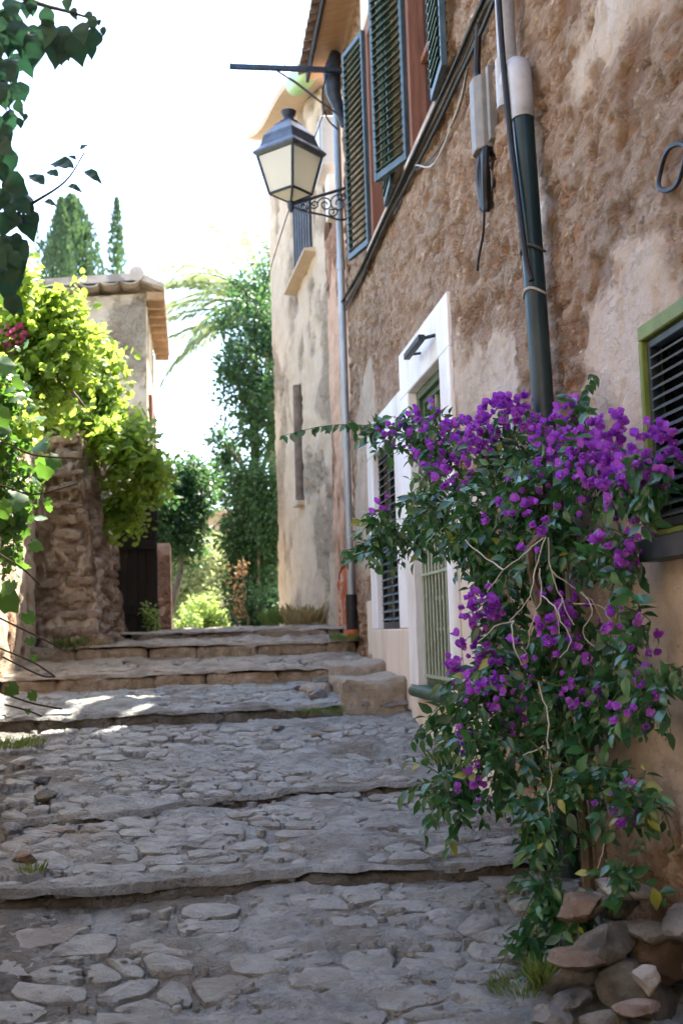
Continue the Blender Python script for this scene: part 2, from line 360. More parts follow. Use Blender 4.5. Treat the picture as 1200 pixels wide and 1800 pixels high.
# path bed: one mesh, treads with small risers hidden behind kerb stones
XL, XR = -1.75, 1.56
Vs, Fs = [], []; off = 0
for i in range(7):
    us = np.arange(XL, XR+.001, .02); nv = max(8, int(float(lip(i+1, 0)-lip(i, 0))/.018)); vs = np.linspace(0, 1, nv)
    def fn(u, v, i=i):
        a = lip(i, u)+(.11*(fbm(u*5, u*0+i*3.7, 4, 60+i, .6)-.5) if i else 0); b = lip(i+1, u)+.06
        y = a+(b-a)*v; z = tread_z(i, u, np.clip(y, lip(i, u), lip(i+1, u)))
        tt = fbm(u*3.2, y*5.5, 4, 3, .55)*11; tf = np.floor(tt); kk = np.clip(v*14, .3, 1) if i else 1.0; z = z-.004*kk+kk*(-.052+.0095*(tf+sstep(.72, 1.0, tt-tf)))+.012*(fbm(u*17, y*21, 3, 4)-.5)*(.4+.6*kk)+.02*(fbm(u*2.2, y*2.2, 2, 8)-.5)
        if i: z = z-np.where(v == 0, .012+.05*np.clip(fbm(u*6, u*0+i*5.1, 3, 70+i)-.3, 0, 1), 0.); y = y+np.where(v == 0, .004, 0.)
        return np.stack([u, y, z], -1)
    V, F = grid(us, vs, fn); Vs.append(V); Fs.append(F+off); off += len(V)
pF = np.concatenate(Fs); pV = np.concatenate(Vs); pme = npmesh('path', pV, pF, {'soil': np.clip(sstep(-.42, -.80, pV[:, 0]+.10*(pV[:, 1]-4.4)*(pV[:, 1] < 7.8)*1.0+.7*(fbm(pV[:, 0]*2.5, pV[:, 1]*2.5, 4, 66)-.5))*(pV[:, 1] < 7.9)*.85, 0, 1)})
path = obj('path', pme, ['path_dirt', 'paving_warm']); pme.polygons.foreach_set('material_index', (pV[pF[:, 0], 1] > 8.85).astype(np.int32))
setp(path, 'worn stepped stone path climbing the alley', kind='structure')

# ---- paving stones: voronoi cells on each tread
def clip(poly, p, q):
    m = (p+q)/2; d = q-p; out = []
    for k in range(len(poly)):
        a = poly[k]; b = poly[(k+1) % len(poly)]; da = (a-m) @ d; db = (b-m) @ d
        if da <= 0: out.append(a)
        if (da < 0) != (db < 0) and da != db: out.append(a+(b-a)*(da/(da-db)))
    return out
stones = []
for i in range(7):
    sx, sy = [(.165, .115), (.14, .10), (.125, .085), (.15, .105), (.2, .15), (.22, .18), (.3, .25)][i]
    y0 = 2.75 if i == 0 else float(lip(i, 0))-.7; y1 = float(lip(i+1, 0))+.7 if i < 6 else 13.2
    seeds = []
    r_ = 0; y = y0
    while y < y1:
        x = XL-.3+(sx/2 if r_ % 2 else 0)
        while x < XR+.3:
            seeds.append((x+random.uniform(-.42, .42)*sx, y+random.uniform(-.42, .42)*sy)); x += sx
        y += sy; r_ += 1
    S = np.array(seeds); S = S[RNG.random(len(S)) > .42]
    for p in S:
        a = float(lip(i, p[0]))+(.05 if i else 0); b = float(lip(i+1, p[0]))-.04
        if not (a < p[1] < b and XL+.05 < p[0] < 1.47): continue
        if p[0] < -.17*p[1]-.35 or p[0] > .44*p[1]+.1: continue
        if i < 3 and p[0]+.10*(p[1]-4.4) < -.62 and random.random() < .45: continue
        d = ((S-p)**2).sum(1); nb = S[np.argsort(d)[1:15]]
        poly = [p+np.array(c)*np.array((sx*.75, sy*.75)) for c in ((-1, -1), (1, -1), (1, 1), (-1, 1))]
        for q in nb: poly = clip(poly, p, q)
        if len(poly) < 3: continue
        stones.append((i, p, np.array(poly)))
def stone_mesh(i, p, poly):
    c = poly.mean(0)
    pts = []
    for k in range(len(poly)):                     # chaikin corner cut, then jitter
        a = poly[k]; b = poly[(k+1) % len(poly)]; pts += [a*.78+b*.22, a*.22+b*.78]
    pts = np.array(pts)
    d = pts-c; L = np.linalg.norm(d, axis=1, keepdims=True)+1e-6; gap = random.uniform(.0, .012)
    pts = c+d*(1-gap/L)*(1+RNG.uniform(-.16, .06, (len(pts), 1)))
    tilt = RNG.normal(0, .022, 2); lift = random.uniform(-.008, .006); n = len(pts); out = []
    a = lip(i, pts[:, 0])+.025 if i else -9; pts[:, 1] = np.maximum(pts[:, 1], a); pts[:, 1] = np.minimum(pts[:, 1], lip(i+1, pts[:, 0])-.005)
    def z(q): return tread_z(i, q[:, 0], q[:, 1])+lift+((q-c) @ tilt)
    r0 = z(pts)-.05; r1 = z(pts)-.006+RNG.uniform(-.004, .003, n)
    inner = c+(pts-c)*RNG.uniform(.62, .82, (n, 1)); r2 = z(inner)+RNG.uniform(-.006, .009, n)
    cz = z(c[None])[0]+random.uniform(-.004, .008)
    V = np.concatenate([np.c_[pts, r0], np.c_[pts, r1], np.c_[inner, r2], [[c[0], c[1], cz]]])
    F = []
    for k in range(n):
        k2 = (k+1) % n
        F += [(k, k2, n+k2), (k, n+k2, n+k), (n+k, n+k2, 2*n+k2), (n+k, 2*n+k2, 2*n+k), (2*n+k, 2*n+k2, 3*n)]
    return V, np.array(F)
built = []
for i, p, poly in stones:
    V, F = stone_mesh(i, p, poly); area = float(np.ptp(poly[:, 0])*np.ptp(poly[:, 1])); x, y = p
    infr = (-.172*y-.1 < x < .43*y) and y > 3.1 and not (x > 1.0 and y < 4.2)
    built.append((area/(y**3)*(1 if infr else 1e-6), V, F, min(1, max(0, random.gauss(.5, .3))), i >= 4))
built.sort(key=lambda t: -t[0])
def sharpen(me, a=50): me.set_sharp_from_angle(angle=R(a))
for k, (s_, V, F, t, wm) in enumerate(built[:300]):
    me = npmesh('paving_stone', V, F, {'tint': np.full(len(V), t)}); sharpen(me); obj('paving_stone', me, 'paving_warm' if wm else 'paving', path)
Vs, Fs, ts, off = [], [], [], 0
for s_, V, F, t, wm in built[300:]:
    if wm: continue
    Vs.append(V); Fs.append(F+off); off += len(V); ts.append(np.full(len(V), t))
me = npmesh('small_paving_stones', np.concatenate(Vs), np.concatenate(Fs), {'tint': np.concatenate(ts)}); sharpen(me)
setp(obj('small_paving_stones', me, 'paving', path), kind='stuff')

# ---- small chips and grit pressed into the joints
Vs, Fs, ts, off = [], [], [], 0
for q in range(2600):
    y = 2.9+7.5*random.random()**1.3; x = random.uniform(max(XL+.1, -.172*y-.25), min(1.46, .44*y)); i = tread_of(x, y)
    if i and y < lip(i, x)+.16 or y > lip(i+1, x)-.03: continue
    if x > -.5 and random.random() < .45 and vnoise(x*2.2, y*2.2, 77) < .5: continue
    n = random.choice((5, 6, 7)); r = random.uniform(.008, .030); a0 = random.uniform(0, 6.28); asp = random.uniform(.5, 1)
    an = a0+np.sort(RNG.uniform(0, 6.28, n)); px = x+r*np.cos(an)*RNG.uniform(.7, 1.1, n); py = y+r*asp*np.sin(an)*RNG.uniform(.7, 1.1, n)
    zb = float(tread_z(i, x, y)); h = random.uniform(-.002, .006); tl = RNG.normal(0, .15, 2)
    zt = zb+h+(px-x)*tl[0]+(py-y)*tl[1]
    V = np.concatenate([np.c_[px, py, zt-.03], np.c_[px, py, zt], [[x, y, zb+h+.003]]]); F = []
    for k in range(n): k2 = (k+1) % n; F += [(k, k2, n+k2), (k, n+k2, n+k), (n+k, n+k2, 2*n)]
    Vs.append(V); Fs.append(np.array(F)+off); off += len(V); ts.append(np.full(len(V), random.random()))
me = npmesh('grit', np.concatenate(Vs), np.concatenate(Fs), {'tint': np.concatenate(ts)}, smooth=False)
setp(obj('grit', me, 'paving', path), kind='stuff')

# ---- kerb stones along each step
def rough_block(x0, x1, y0, y1, z0, z1, seed, amp=.014, n=(7, 5, 4), lipfn=None, ztop=None):
    bm = bmesh.new(); vid = {}
    nx, ny, nz = n
    def vert(a, b, c):
        key = (a, b, c)
        if key not in vid:
            u, v, w = a/nx, b/ny, c/nz
            x = x0+(x1-x0)*u; yl = (lipfn(x) if lipfn else 0); y = y0+(y1-y0)*v+yl; z = z0+(z1-z0)*w
            if ztop is not None: z += ztop(x)*w
            e = (abs(u-.5) > .49)+(abs(v-.5) > .49)+(abs(w-.5) > .49)
            cx, cy, cz = (x0+x1)/2, (y0+y1)/2+yl, (z0+z1)/2
            q = .010*(e-1) if e > 1 else 0
            x += -math.copysign(q, x-cx); y += -math.copysign(q, y-cy); z += -math.copysign(q, z-cz)
            d1 = float(fbm(x*7+seed, z*9+y*7, 3, seed)-.5)*2*amp; d2 = float(fbm(y*8+z*3, x*8+seed, 3, seed+3)-.5)*2*amp; d3 = float(fbm(x*6, y*6+seed, 3, seed+6)-.5)*1.3*amp
            vid[key] = bm.verts.new((x+d2, y+d1, z+d3))
        return vid[key]
    for a in range(nx):
        for b in range(ny):
            bm.faces.new((vert(a, b, nz), vert(a+1, b, nz), vert(a+1, b+1, nz), vert(a, b+1, nz)))
    for a in range(nx):
        for c in range(nz):
            bm.faces.new((vert(a, 0, c), vert(a+1, 0, c), vert(a+1, 0, c+1), vert(a, 0, c+1)))
            bm.faces.new((vert(a+1, ny, c), vert(a, ny, c), vert(a, ny, c+1), vert(a+1, ny, c+1)))
    for b in range(ny):
        for c in range(nz):
            bm.faces.new((vert(0, b+1, c), vert(0, b, c), vert(0, b, c+1), vert(0, b+1, c+1)))
            bm.faces.new((vert(nx, b, c), vert(nx, b+1, c), vert(nx, b+1, c+1), vert(nx, b, c+1)))
    me = bpy.data.meshes.new('kerb_stone'); bm.to_mesh(me); bm.free()
    me.polygons.foreach_set('use_smooth', [True]*len(me.polygons)); me.set_sharp_from_angle(angle=R(42))
    return me
def tinted(me, t):
    at = me.attributes.new('tint', 'FLOAT', 'POINT'); at.data.foreach_set('value', [t]*len(me.vertices)); return me
sd = 0
for i in range(1, 7):
    x = -1.55 if i > 2 else -1.3
    if i == 4: x = -1.46
    if i == 5: x = -1.46
    if i == 6: x = -.55
    xe = {1: 1.45, 2: 1.46, 3: 1.02, 4: 1.20, 5: 1.47, 6: 1.47}[i]
    while x < xe-.08:
        w = random.uniform(.30, .75) if i in (3, 4, 5) else random.uniform(.45, 1.0)
        x2 = min(xe, x+w)
        if xe-x2 < .12: x2 = xe
        top = ZB[i][1]-.024+random.uniform(-.006, .003)+0; sd += 1
        j = random.uniform(.000, .022)
        me = rough_block(x-.004, x2+.004, j, .16+random.uniform(-.03, .04), ZB[i][0]-.12, top, sd, .030 if i < 3 else .020, n=(16, 4, 4), lipfn=lambda q, i=i: float(lip(i, q)))
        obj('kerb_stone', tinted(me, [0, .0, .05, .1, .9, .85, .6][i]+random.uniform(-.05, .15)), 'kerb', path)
        x = x2
# block and slab beside the door, and broken stones near it
for (x0, x1, y0, y1, z0, z1, t, am) in [(1.0, 1.475, 7.84, 8.75, .50, .925, .15, .016), (1.06, 1.475, 8.70, 9.85, .7, 1.015, .2, .014), (.78, 1.0, 8.2, 8.6, .62, .85, .1, .03)]:
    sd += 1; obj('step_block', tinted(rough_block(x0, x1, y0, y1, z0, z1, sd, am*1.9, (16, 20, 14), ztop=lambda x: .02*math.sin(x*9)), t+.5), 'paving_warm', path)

# ================================================================== main house (right)
WX = 1.48
house = root('stone_house', (WX+.2, 6.0, .2), 'long house with peeling brown plaster wall along the right of the path', 'house')
# openings on the facade: (y0, y1, z0, z1)
DOOR = (6.44, 7.43, .88, 2.84); WIN_S = (8.06, 9.04, 1.26, 2.66); WIN_A = (7.90, 8.70, 4.32, 6.10); WIN_B = (6.24, 7.06, 4.32, 6.10); WIN_N = (2.70, 3.42, 1.52, 2.18)
OPEN = [DOOR, WIN_S, WIN_A, WIN_B, WIN_N]
us = cutgrid(1.8, 10.26, .014, [o[k] for o in OPEN for k in (0, 1)]); vs = cutgrid(0, 6.66, .016, [o[k] for o in OPEN for k in (2, 3)])
PLB = [(3.62, 2.2, .45, .50), (3.4, 3.35, .5, .22), (3.2, 1.2, .6, .6), (5.2, 2.3, .25, .4), (9.3, 3.2, .5, .35), (4.55, 2.95, .10, .25), (5.9, 2.5, .4, .35), (9.7, 2.2, .5, .7), (4.2, 1.0, .8, .7)]
def erosion(y, z):
    e = 1.0+0*y
    for (a, b, ry, rz) in PLB: e = e-1.15*np.exp(-(((y-a)/ry)**2+((z-b)/rz)**2)*.9)
    e = e+1.3*(fbm(y*3.2, z*2.4, 5, 23, .6)-.5)
    return sstep(.05, .75, e)
ERO = {}
def hfun(y, z):
    e = erosion(y, z); ERO['e'] = e
    big = .035*(fbm(y*.8, z*.8, 3, 31)-.5)
    rough = fbm(y*4.5, z*10, 5, 33, .62); pa = sstep(.465, .41, fbm(y*6, z*12, 4, 34, .6)); pb = sstep(.44, .38, fbm(y*13, z*27, 3, 36, .6)); dens = sstep(.35, .6, fbm(y*1.1, z*.9, 3, 38))*.75+.25
    pt = np.clip(pa*dens+pb*.45, 0, 1)*(.12+.88*e); ERO['p'] = pt
    d = e*.020*(rough-.5)*2.4+pt*.030+(1-e)*.004*(fbm(y*20, z*20, 3, 37)-.5)-e*.004
    cracks = sstep(.03, .0, np.abs(fbm(y*2.3, z*1.7, 4, 41)-.5))*.010*(1-e); 
    # plaster lies flat next to the painted trims
    k = np.ones_like(y)
    for (a, b, c, dd) in ((6.05, 9.4, -1, 3.3),): k = np.where((y > a) & (y < b) & (z < dd-.05), .35, k)
    return np.stack([WX+(d+big*.8+cracks)*k, y, z], -1)
def hmask(a, b):
    m = np.ones(len(a), bool)
    for (y0, y1, z0, z1) in OPEN: m &= ~((a > y0) & (a < y1) & (b > z0) & (b < z1))
    return m
V, F = grid(us, vs, hfun, hmask, flip=True)
yy, zz = V[:, 1], V[:, 2]; wht = 0
for (a, b_, ry, rz) in ((3.66, 2.2, .30, .38), (4.5, 2.95, .10, .22), (3.45, 1.6, .3, .3), (5.15, 2.2, .3, .35), (3.6, 3.5, .12, .2), (5.4, 3.45, .1, .12)): wht = np.maximum(wht, np.exp(-(((yy-a)/ry)**2+((zz-b_)/rz)**2)))
obj('wall', npmesh('wall', V, F, {'er': ERO['e'], 'pit': ERO['p'], 'wh': np.clip(wht*1.2, 0, 1)}), 'house_stucco', house)
b = MB(); b.box((WX+.22, -9, -.6), (7.5, 10.22, 6.62)); b.box((WX+.05, -9, -.6), (WX+.3, 1.8, 6.62)); b.box((WX+.04, 10.20, .3), (7.5, 10.25, 6.6)); b.build('wall_core', 'house_stucco', house)
# painted white fields round the door and the small window
def ring(mb, y0, y1, z0, z1, oy0, oy1, oz0, oz1, xa, xb):
    """flat border plate with a rectangular hole, from x=xa (front) to xb"""
    for (a, b_, c, d) in ((oy0, oy1, z1, oz1), (oy0, oy1, oz0, z0), (oy0, y0, z0, z1), (y1, oy1, z0, z1)):
        if b_-a > 1e-4 and d-c > 1e-4: mb.box((xa, a, c), (xb, b_, d))
b = MB(); ring(b, 6.44, 7.43, .88, 2.84, 6.18, 7.70, .88, 3.16, WX-.022, WX+.20); b.build('door_surround', 'white_paint', house, bevel=.006)
b = MB(); ring(b, 8.06, 9.04, 1.26, 2.66, 7.74, 9.32, 1.26, 2.93, WX-.014, WX+.12); b.build('window_surround', 'white_paint', house, bevel=.006)
b = MB(); b.box((WX-.016, 7.705, .7), (WX+.2, 9.34, 1.257)); b.box((WX-.018, 5.9, .5), (WX+.2, 7.70, .872)); b.box((WX-.010, 9.325, 1.0), (WX+.1, 9.62, 1.5)); b.build('plinth', 'cream_paint', house, bevel=.008)
b = MB(); b.box((WX-.012, 5.55, .4), (WX+.2, 6.175, 1.95)); b.build('painted_dado', 'cream_paint', house, bevel=.01)
# door: frame, two leaves, panes, grille bars, threshold
dx = WX+.07
door = MB(); ring(door, 6.50, 7.37, .93, 2.78, 6.44, 7.43, .88, 2.84, dx-.03, dx+.06); door = door.build('door', 'door_green', house, bevel=.004)
b = MB(); ring(b, 6.54, 6.90, 1.05, 2.24, 6.50, 6.935, .93, 2.30, dx, dx+.045); ring(b, 6.975, 7.33, 1.05, 2.24, 6.94, 7.37, .93, 2.30, dx, dx+.045); ring(b, 6.54, 7.33, 2.36, 2.74, 6.50, 7.37, 2.305, 2.78, dx, dx+.045); b.build('leaf_frame', 'door_green', door, bevel=.003)
for (y0, y1, z0, z1) in ((6.54, 6.90, 1.05, 2.24), (6.975, 7.33, 1.05, 2.24), (6.54, 7.33, 2.36, 2.74)):
    b = MB(); b.box((dx+.028, y0, z0), (dx+.034, y1, z1)); b.build('pane', 'glass_dark', door)
for (y0, y1) in ((6.54, 6.90), (6.975, 7.33)):
    for k in range(1, 6):
        z = 1.05+k*1.19/6; b = MB(); b.box((dx+.008, y0, z-.010), (dx+.027, y1, z+.010)); b.build('glazing_bar', 'grille_pale', door)
for k in range(1, 5):
    y = 6.54+k*.79/5; b = MB(); b.box((dx+.008, y-.011, 2.36), (dx+.027, y+.011, 2.74)); b.build('glazing_bar', 'grille_pale', door)
b = MB(); b.box((dx+.008, 6.54, 2.535), (dx+.027, 7.33, 2.555)); b.build('glazing_bar', 'grille_pale', door)
for k in range(9):
    y = 6.54+k*.79/8; b = MB(); b.tube([(dx-.05, y, .93), (dx-.05, y, 2.28)], .0085, 8); b.build('grille_bar', 'grille_pale', door, smooth=True)
for z in (.95, 1.6, 2.26):
    b = MB(); b.box((dx-.062, 6.50, z-.009), (dx-.040, 7.37, z+.009)); b.build('grille_bar', 'grille_pale', door)
b = MB(); b.tube([(WX-.055, 6.46, .85), (WX-.055, 7.42, .85)], .036, 12); b.box((WX-.05, 6.445, .84), (dx, 7.425, .885)); b.build('threshold', 'shutter_green', house, smooth=True)
b = MB(); b.tube([(WX-.02, 6.50, 2.99), (WX-.10, 6.53, 2.975)], .012, 8); b.box((WX-.125, 6.50, 2.955), (WX-.085, 6.98, 2.995)); b.tube([(WX-.02, 6.94, 2.99), (WX-.10, 6.92, 2.975)], .010, 8); setp(b.build('lamp_bar', 'iron_dark', None, bevel=.004), 'short dark metal bar lamp fixed above the white framed door', 'lamp')

# louvred shutters: a leaf is a frame with slats, built flat (hinge on local Y axis) and then turned
SLATS = {}
def shutter(parent, hinge, w, h, ang, side, frame_m, slat_m, pitch=.045, stile=.05, thick=.035, name='shutter', mid=True):
    """leaf in the plane through the hinge; at ang=0 it runs along +Y*side, positive ang swings it outward (-X)."""
    A = Matrix.Translation(Vector(hinge)) @ Matrix.Rotation(ang*side, 4, 'Z')
    if side < 0: A = A @ Matrix.Scale(-1, 4, (0, 1, 0))
    b = MB()
    bars = [((0, 0), (stile, h)), ((w-stile, 0), (w, h)), ((stile, 0), (w-stile, stile*1.4)), ((stile, h-stile*1.2), (w-stile, h))]
    if mid: bars.append(((stile, h*.48), (w-stile, h*.48+stile)))
    for (y0, z0), (y1, z1) in bars: b.box((-thick/2, y0, z0), (thick/2, y1, z1), mtx=A)
    leaf = b.build(name, frame_m, parent, bevel=.003)
    if A.determinant() < 0: pass
    key = (round(w, 3), pitch, slat_m, ang, side)
    me = None; z = stile*1.4+pitch*.5
    base = WL[parent.name]
    while z < h-stile*1.2-pitch*.3:
        if not (mid and h*.48-pitch*.35 < z < h*.48+stile+pitch*.3):
            if me is None:
                s = MB(); T = A.to_3x3().to_4x4() @ Matrix.Rotation(R(-30), 4, 'Y')
                s.box((-pitch*.60, stile-.004, -.003), (pitch*.60, w-stile+.004, .003), mtx=T); me = s.mesh('slat'); me.materials.append(M[slat_m])
            place(bpy.data.objects.new('slat', me), leaf, A @ Vector((0, 0, z)))
        z += pitch
    return leaf
# small white-framed window: closed pair
wx = WX+.05
shutter(house, (wx, 8.065, 1.265), .485, 1.39, 0, 1, 'shutter_dark', 'slat_blue', .062, .035)
shutter(house, (wx, 9.035, 1.265), .485, 1.39, 0, -1, 'shutter_dark', 'slat_blue', .062, .035)
# near window with lime frame
b = MB(); ring(b, 2.72, 3.425, 1.535, 2.15, 2.66, 3.45, 1.515, 2.20, WX-.04, WX+.10); nwin = b.build('window', 'lime_paint', house, bevel=.004)
b = MB(); b.box((WX-.07, 2.6, 1.44), (WX+.12, 3.47, 1.512)); b.build('sill', 'shutter_dark', nwin, bevel=.004)
b = MB(); b.box((WX+.03, 2.722, 1.537), (WX+.05, 3.423, 2.148)); b.build('pane', 'glass_dark', nwin)
shutter(house, (WX-.005, 3.42, 1.54), .68, .605, 0, -1, 'shutter_dark', 'slat_blue', .034, .022, .036, mid=False)
# upper windows
for (y0, y1, z0, z1), a1, a2 in ((WIN_A, R(14), R(4)), (WIN_B, R(20), R(4))):
    b = MB(); ring(b, y0+.07, y1-.07, z0+.06, z1-.07, y0-.03, y1+.03, z0-.02, z1+.03, WX-.015, WX+.14); win = b.build('window', 'brown_wood', house, bevel=.005)
    b = MB(); b.box((WX+.06, (y0+y1)/2-.03, z0+.06), (WX+.11, (y0+y1)/2+.03, z1-.07)); b.box((WX+.06, y0+.07, z0+.62), (WX+.10, y1-.07, z0+.66)); b.build('casement', 'brown_wood', win, bevel=.004)
    b = MB(); b.box((WX+.09, y0+.05, z0+.04), (WX+.098, y1-.05, z1-.05)); b.build('pane', 'glass_dark', win)
    b = MB(); b.box((WX-.03, y0-.10, z1+.032), (WX+.10, y1+.10, z1+.36)); b.build('lintel', 'lintel_paint', win, bevel=.01)
    b = MB(); b.box((WX-.05, y0-.06, z0-.075), (WX+.12, y1+.06, z0-.022)); b.build('sill', 'tile_pale', win, bevel=.008)
    shutter(house, (WX-.03, y1, z0), .43, z1-z0+.02, a1, 1, 'shutter_blue', 'shutter_green', .058, .036, mid=False)
    shutter(house, (WX-.035, y0, z0), .43, z1-z0+.02, a2, -1, 'shutter_blue', 'shutter_green', .058, .036, mid=False)
# roof with eave tiles
b = MB(); A = [(1.20, 6.56), (7.6, 8.9), (7.6, 9.0), (1.20, 6.66)]
v = [(x, y, z) for y in (-9.1, 10.45) for x, z in A]; b.add(v, [(0, 1, 2, 3), (7, 6, 5, 4), (0, 4, 5, 1), (1, 5, 6, 2), (2, 6, 7, 3), (3, 7, 4, 0)])
roof = b.build('roof', 'soffit_wood', house)
tl = MB()
for k in range(7):
    a0 = math.pi*k/6
for s in (0,):
    nseg = 7; L_ = .5; pts = []
    for j, (xx, rr) in enumerate(((0, .075), (L_, .065))):
        for k in range(nseg):
            a0 = math.pi*k/(nseg-1); pts.append((xx, math.cos(a0)*rr, math.sin(a0)*rr+xx*.366)); 
        for k in range(nseg):
            a0 = math.pi*(nseg-1-k)/(nseg-1); pts.append((xx, math.cos(a0)*(rr-.014), math.sin(a0)*(rr-.014)+xx*.366))
    n2 = nseg*2; fs = [(k, (k+1) % n2, n2+(k+1) % n2, n2+k) for k in range(n2)]
    for q in range(nseg-1): fs.append((q, q+1, n2-2-q, n2-1-q)); fs.append((n2+q+1, n2+q, n2+n2-1-q, n2+n2-2-q))
    tl.add(pts, fs)
tile_me = tl.mesh('roof_tile', smooth=True); tile_me.materials.append(M['tile_old'])
y = 4.0
while y < 10.45:
    place(bpy.data.objects.new('roof_tile', tile_me), roof, (1.10, y, 6.63+random.uniform(-.01, .01))); y += .165
b = MB(); b.box((1.17, -9.1, 6.545), (1.198, 10.46, 6.655)); b.build('fascia', 'dark_wood', roof)

# ---- pipes and wires on the facade
def bez(pts, n=6):
    """catmull-rom through pts"""
    P = [Vector(p) for p in pts]; P = [P[0]*2-P[1]]+P+[P[-1]*2-P[-2]]; out = []
    for i in range(1, len(P)-2):
        for k in range(n):
            t = k/n; a, b_, c, d = P[i-1:i+3]
            out.append(.5*((2*b_)+(c-a)*t+(2*a-5*b_+4*c-d)*t*t+(3*b_-a-3*c+d)*t**3))
    return out+[P[-2]]
dp = root('drain_pipe', (1.41, 4.34, .35), 'thick dark teal drain pipe with a pale grey elbow on the house wall', 'pipe')
b = MB(); b.tube([(1.405, 4.30, .3), (1.405, 4.34, 2.0), (1.405, 4.43, 3.42)], .044, 16); b.build('lower_pipe', 'teal_pipe', dp, smooth=True)
b = MB(); b.tube(bez([(1.405, 4.425, 3.36), (1.405, 4.44, 3.55), (1.405, 4.47, 3.61), (1.405, 4.54, 3.62), (1.405, 4.61, 3.60)], 5), .049, 16); b.tube([(1.405, 4.615, 3.50), (1.405, 4.615, 3.72)], .054, 16); b.build('elbow', 'pvc_grey', dp, smooth=True)
b = MB(); b.tube([(1.405, 4.615, 3.66), (1.41, 4.64, 6.5)], .042, 16); b.build('upper_pipe', 'pvc_grey', dp, smooth=True)
for z in (2.78, 2.60):
    b = MB(); b.tube([(1.405+.049*math.cos(a), 4.385+.049*math.sin(a), z+.012*math.sin(a*2)) for a in np.linspace(0, 2*math.pi, 17)], .006, 6); b.build('tie', 'twig_pale' if z < 2.7 else 'cable_grey', dp, smooth=True)
b = MB(); b.tube(bez([(1.345, 4.52, 5.2), (1.345, 4.50, 4.0), (1.345, 4.45, 3.45), (1.345, 4.36, 3.0), (1.348, 4.30, 2.72), (1.36, 4.28, 2.62)]), .013, 8); setp(b.build('cable', 'black_rubber', None, smooth=True), 'single black cable hanging down across the teal drain pipe', 'cable')
# cable bundle
cb = root('cable_bundle', (1.45, 8, 4.2), 'bundle of dark cables strung along the plaster wall under the upper windows', 'cables')
for k in range(8):
    dz = random.uniform(-.05, .06); ph = random.uniform(0, 6); dxx = random.uniform(.012, .06); pts = []
    for y in np.linspace(10.3, 3.9, 26):
        zz = 4.20+dz*(.5+.5*math.sin(y*1.3+ph))+.03*math.sin(y*.9+ph)+(.05 if y > 9 else 0)*(y-9)
        if y < 6: zz += (6-y)*random.uniform(-.01, .02)+(6-y)*.03*(k % 4-1)
        pts.append((WX-dxx-.01, float(y), zz))
    b = MB(); b.tube(bez(pts, 3), random.choice((.008, .010, .013)), 6); b.build('cable', random.choice(('cable_grey', 'black_rubber', 'cable_grey', 'cable_grey')), cb, smooth=True)
for k in range(2):
    b = MB(); pts = [(WX-.03-.01*k, 6.9-.1*k, 4.17), (WX-.03, 6.3, 4.02-.05*k), (WX-.03, 5.7, 4.0+.02*k), (WX-.03, 5.45, 4.12)]; b.tube(bez(pts), .006, 6); b.build('cable', 'twig_pale' if k else 'cable_grey', cb, smooth=True)
# junction box
jb = root('junction_box', (1.42, 5.32, 3.5), 'grey rounded cable junction box with black cables hanging from it', 'junction box')
b = MB(); pr = [(0, -.085), (-.05, -.08), (-.08, -.04), (-.08, .04), (-.05, .08), (0, .085)]
v = [(WX+x, 5.22+y, z) for z in (3.56, 3.93) for x, y in pr]; b.add(v, [tuple(range(6))[::-1], tuple(range(6, 12))]+[(i, (i+1) % 6, 6+(i+1) % 6, 6+i) for i in range(6)]); b.build('cover', 'box_grey', jb, bevel=.004)
b = MB(); b.box((WX-.03, 5.09, 3.58), (WX+.01, 5.132, 3.95)); b.build('back_plate', 'box_grey', jb, bevel=.003)
for k in range(6):
    y = 5.16+k*.022; b = MB(); L_ = random.uniform(.2, .34); b.tube(bez([(WX-.035, y, 3.57), (WX-.05+.01*(k % 3), y+random.uniform(-.03, .03), 3.57-L_*.5), (WX-.04, 5.21+random.uniform(-.04, .04), 3.57-L_)]), .021, 7); b.build('cable', 'black_rubber', jb, smooth=True)
b = MB(); b.tube(bez([(WX-.04, 5.21, 3.32), (WX-.035, 5.28, 3.18), (WX-.03, 5.40, 3.10), (WX-.03, 5.44, 3.04)]), .007, 6); b.build('cable', 'black_rubber', jb, smooth=True)
b = MB(); b.tube(bez([(WX-.04, 5.22, 3.92), (WX-.04, 5.24, 4.02), (WX-.035, 5.18, 4.2), (WX-.03, 5.0, 4.35)]), .018, 8); b.build('cable', 'black_rubber', jb, smooth=True)
# wire coil at the right edge
b = MB(); b.tube([(WX-.02+.004*math.sin(a*3), 3.16+.10*math.cos(a), 2.615+.062*math.sin(a)+.0006*a) for a in np.linspace(0, 4*math.pi, 50)], .007, 6); setp(b.build('wire_coil', 'black_rubber', None, smooth=True), 'loop of black wire hanging on the plaster wall above the green framed window', 'wire')
# thin zinc downpipe at the house corner
zp = root('downpipe', (1.43, 10.22, 1.2), 'thin grey metal downpipe at the far corner of the brown house', 'pipe')
b = MB(); b.tube([(1.42, 10.20, 1.45), (1.42, 10.20, 6.5)], .034, 12); b.build('pipe', 'zinc', zp, smooth=True)
for z in (2.9, 4.6):
    b = MB(); b.tube([(1.42, 10.20, z), (1.42, 10.20, z+.09)], .040, 12); b.build('collar', 'zinc', zp, smooth=True)
b = MB(); b.tube([(1.42, 10.20, 1.26), (1.42, 10.20, 1.58)], .052, 12); b.build('boot', 'black_rubber', zp, smooth=True)
b = MB(); b.tube([(1.42, 10.20, 1.17), (1.42, 10.20, 1.265)], [.075, .065], 12); b.build('base', 'terracotta_red', zp, smooth=True)
b = MB(); b.tube([(1.46, 10.42, 1.2), (1.46, 10.42, 1.92)], .03, 10); setp(b.build('red_pipe', 'red_paint', None, smooth=True), 'short red pipe standing behind the grey downpipe', 'pipe')

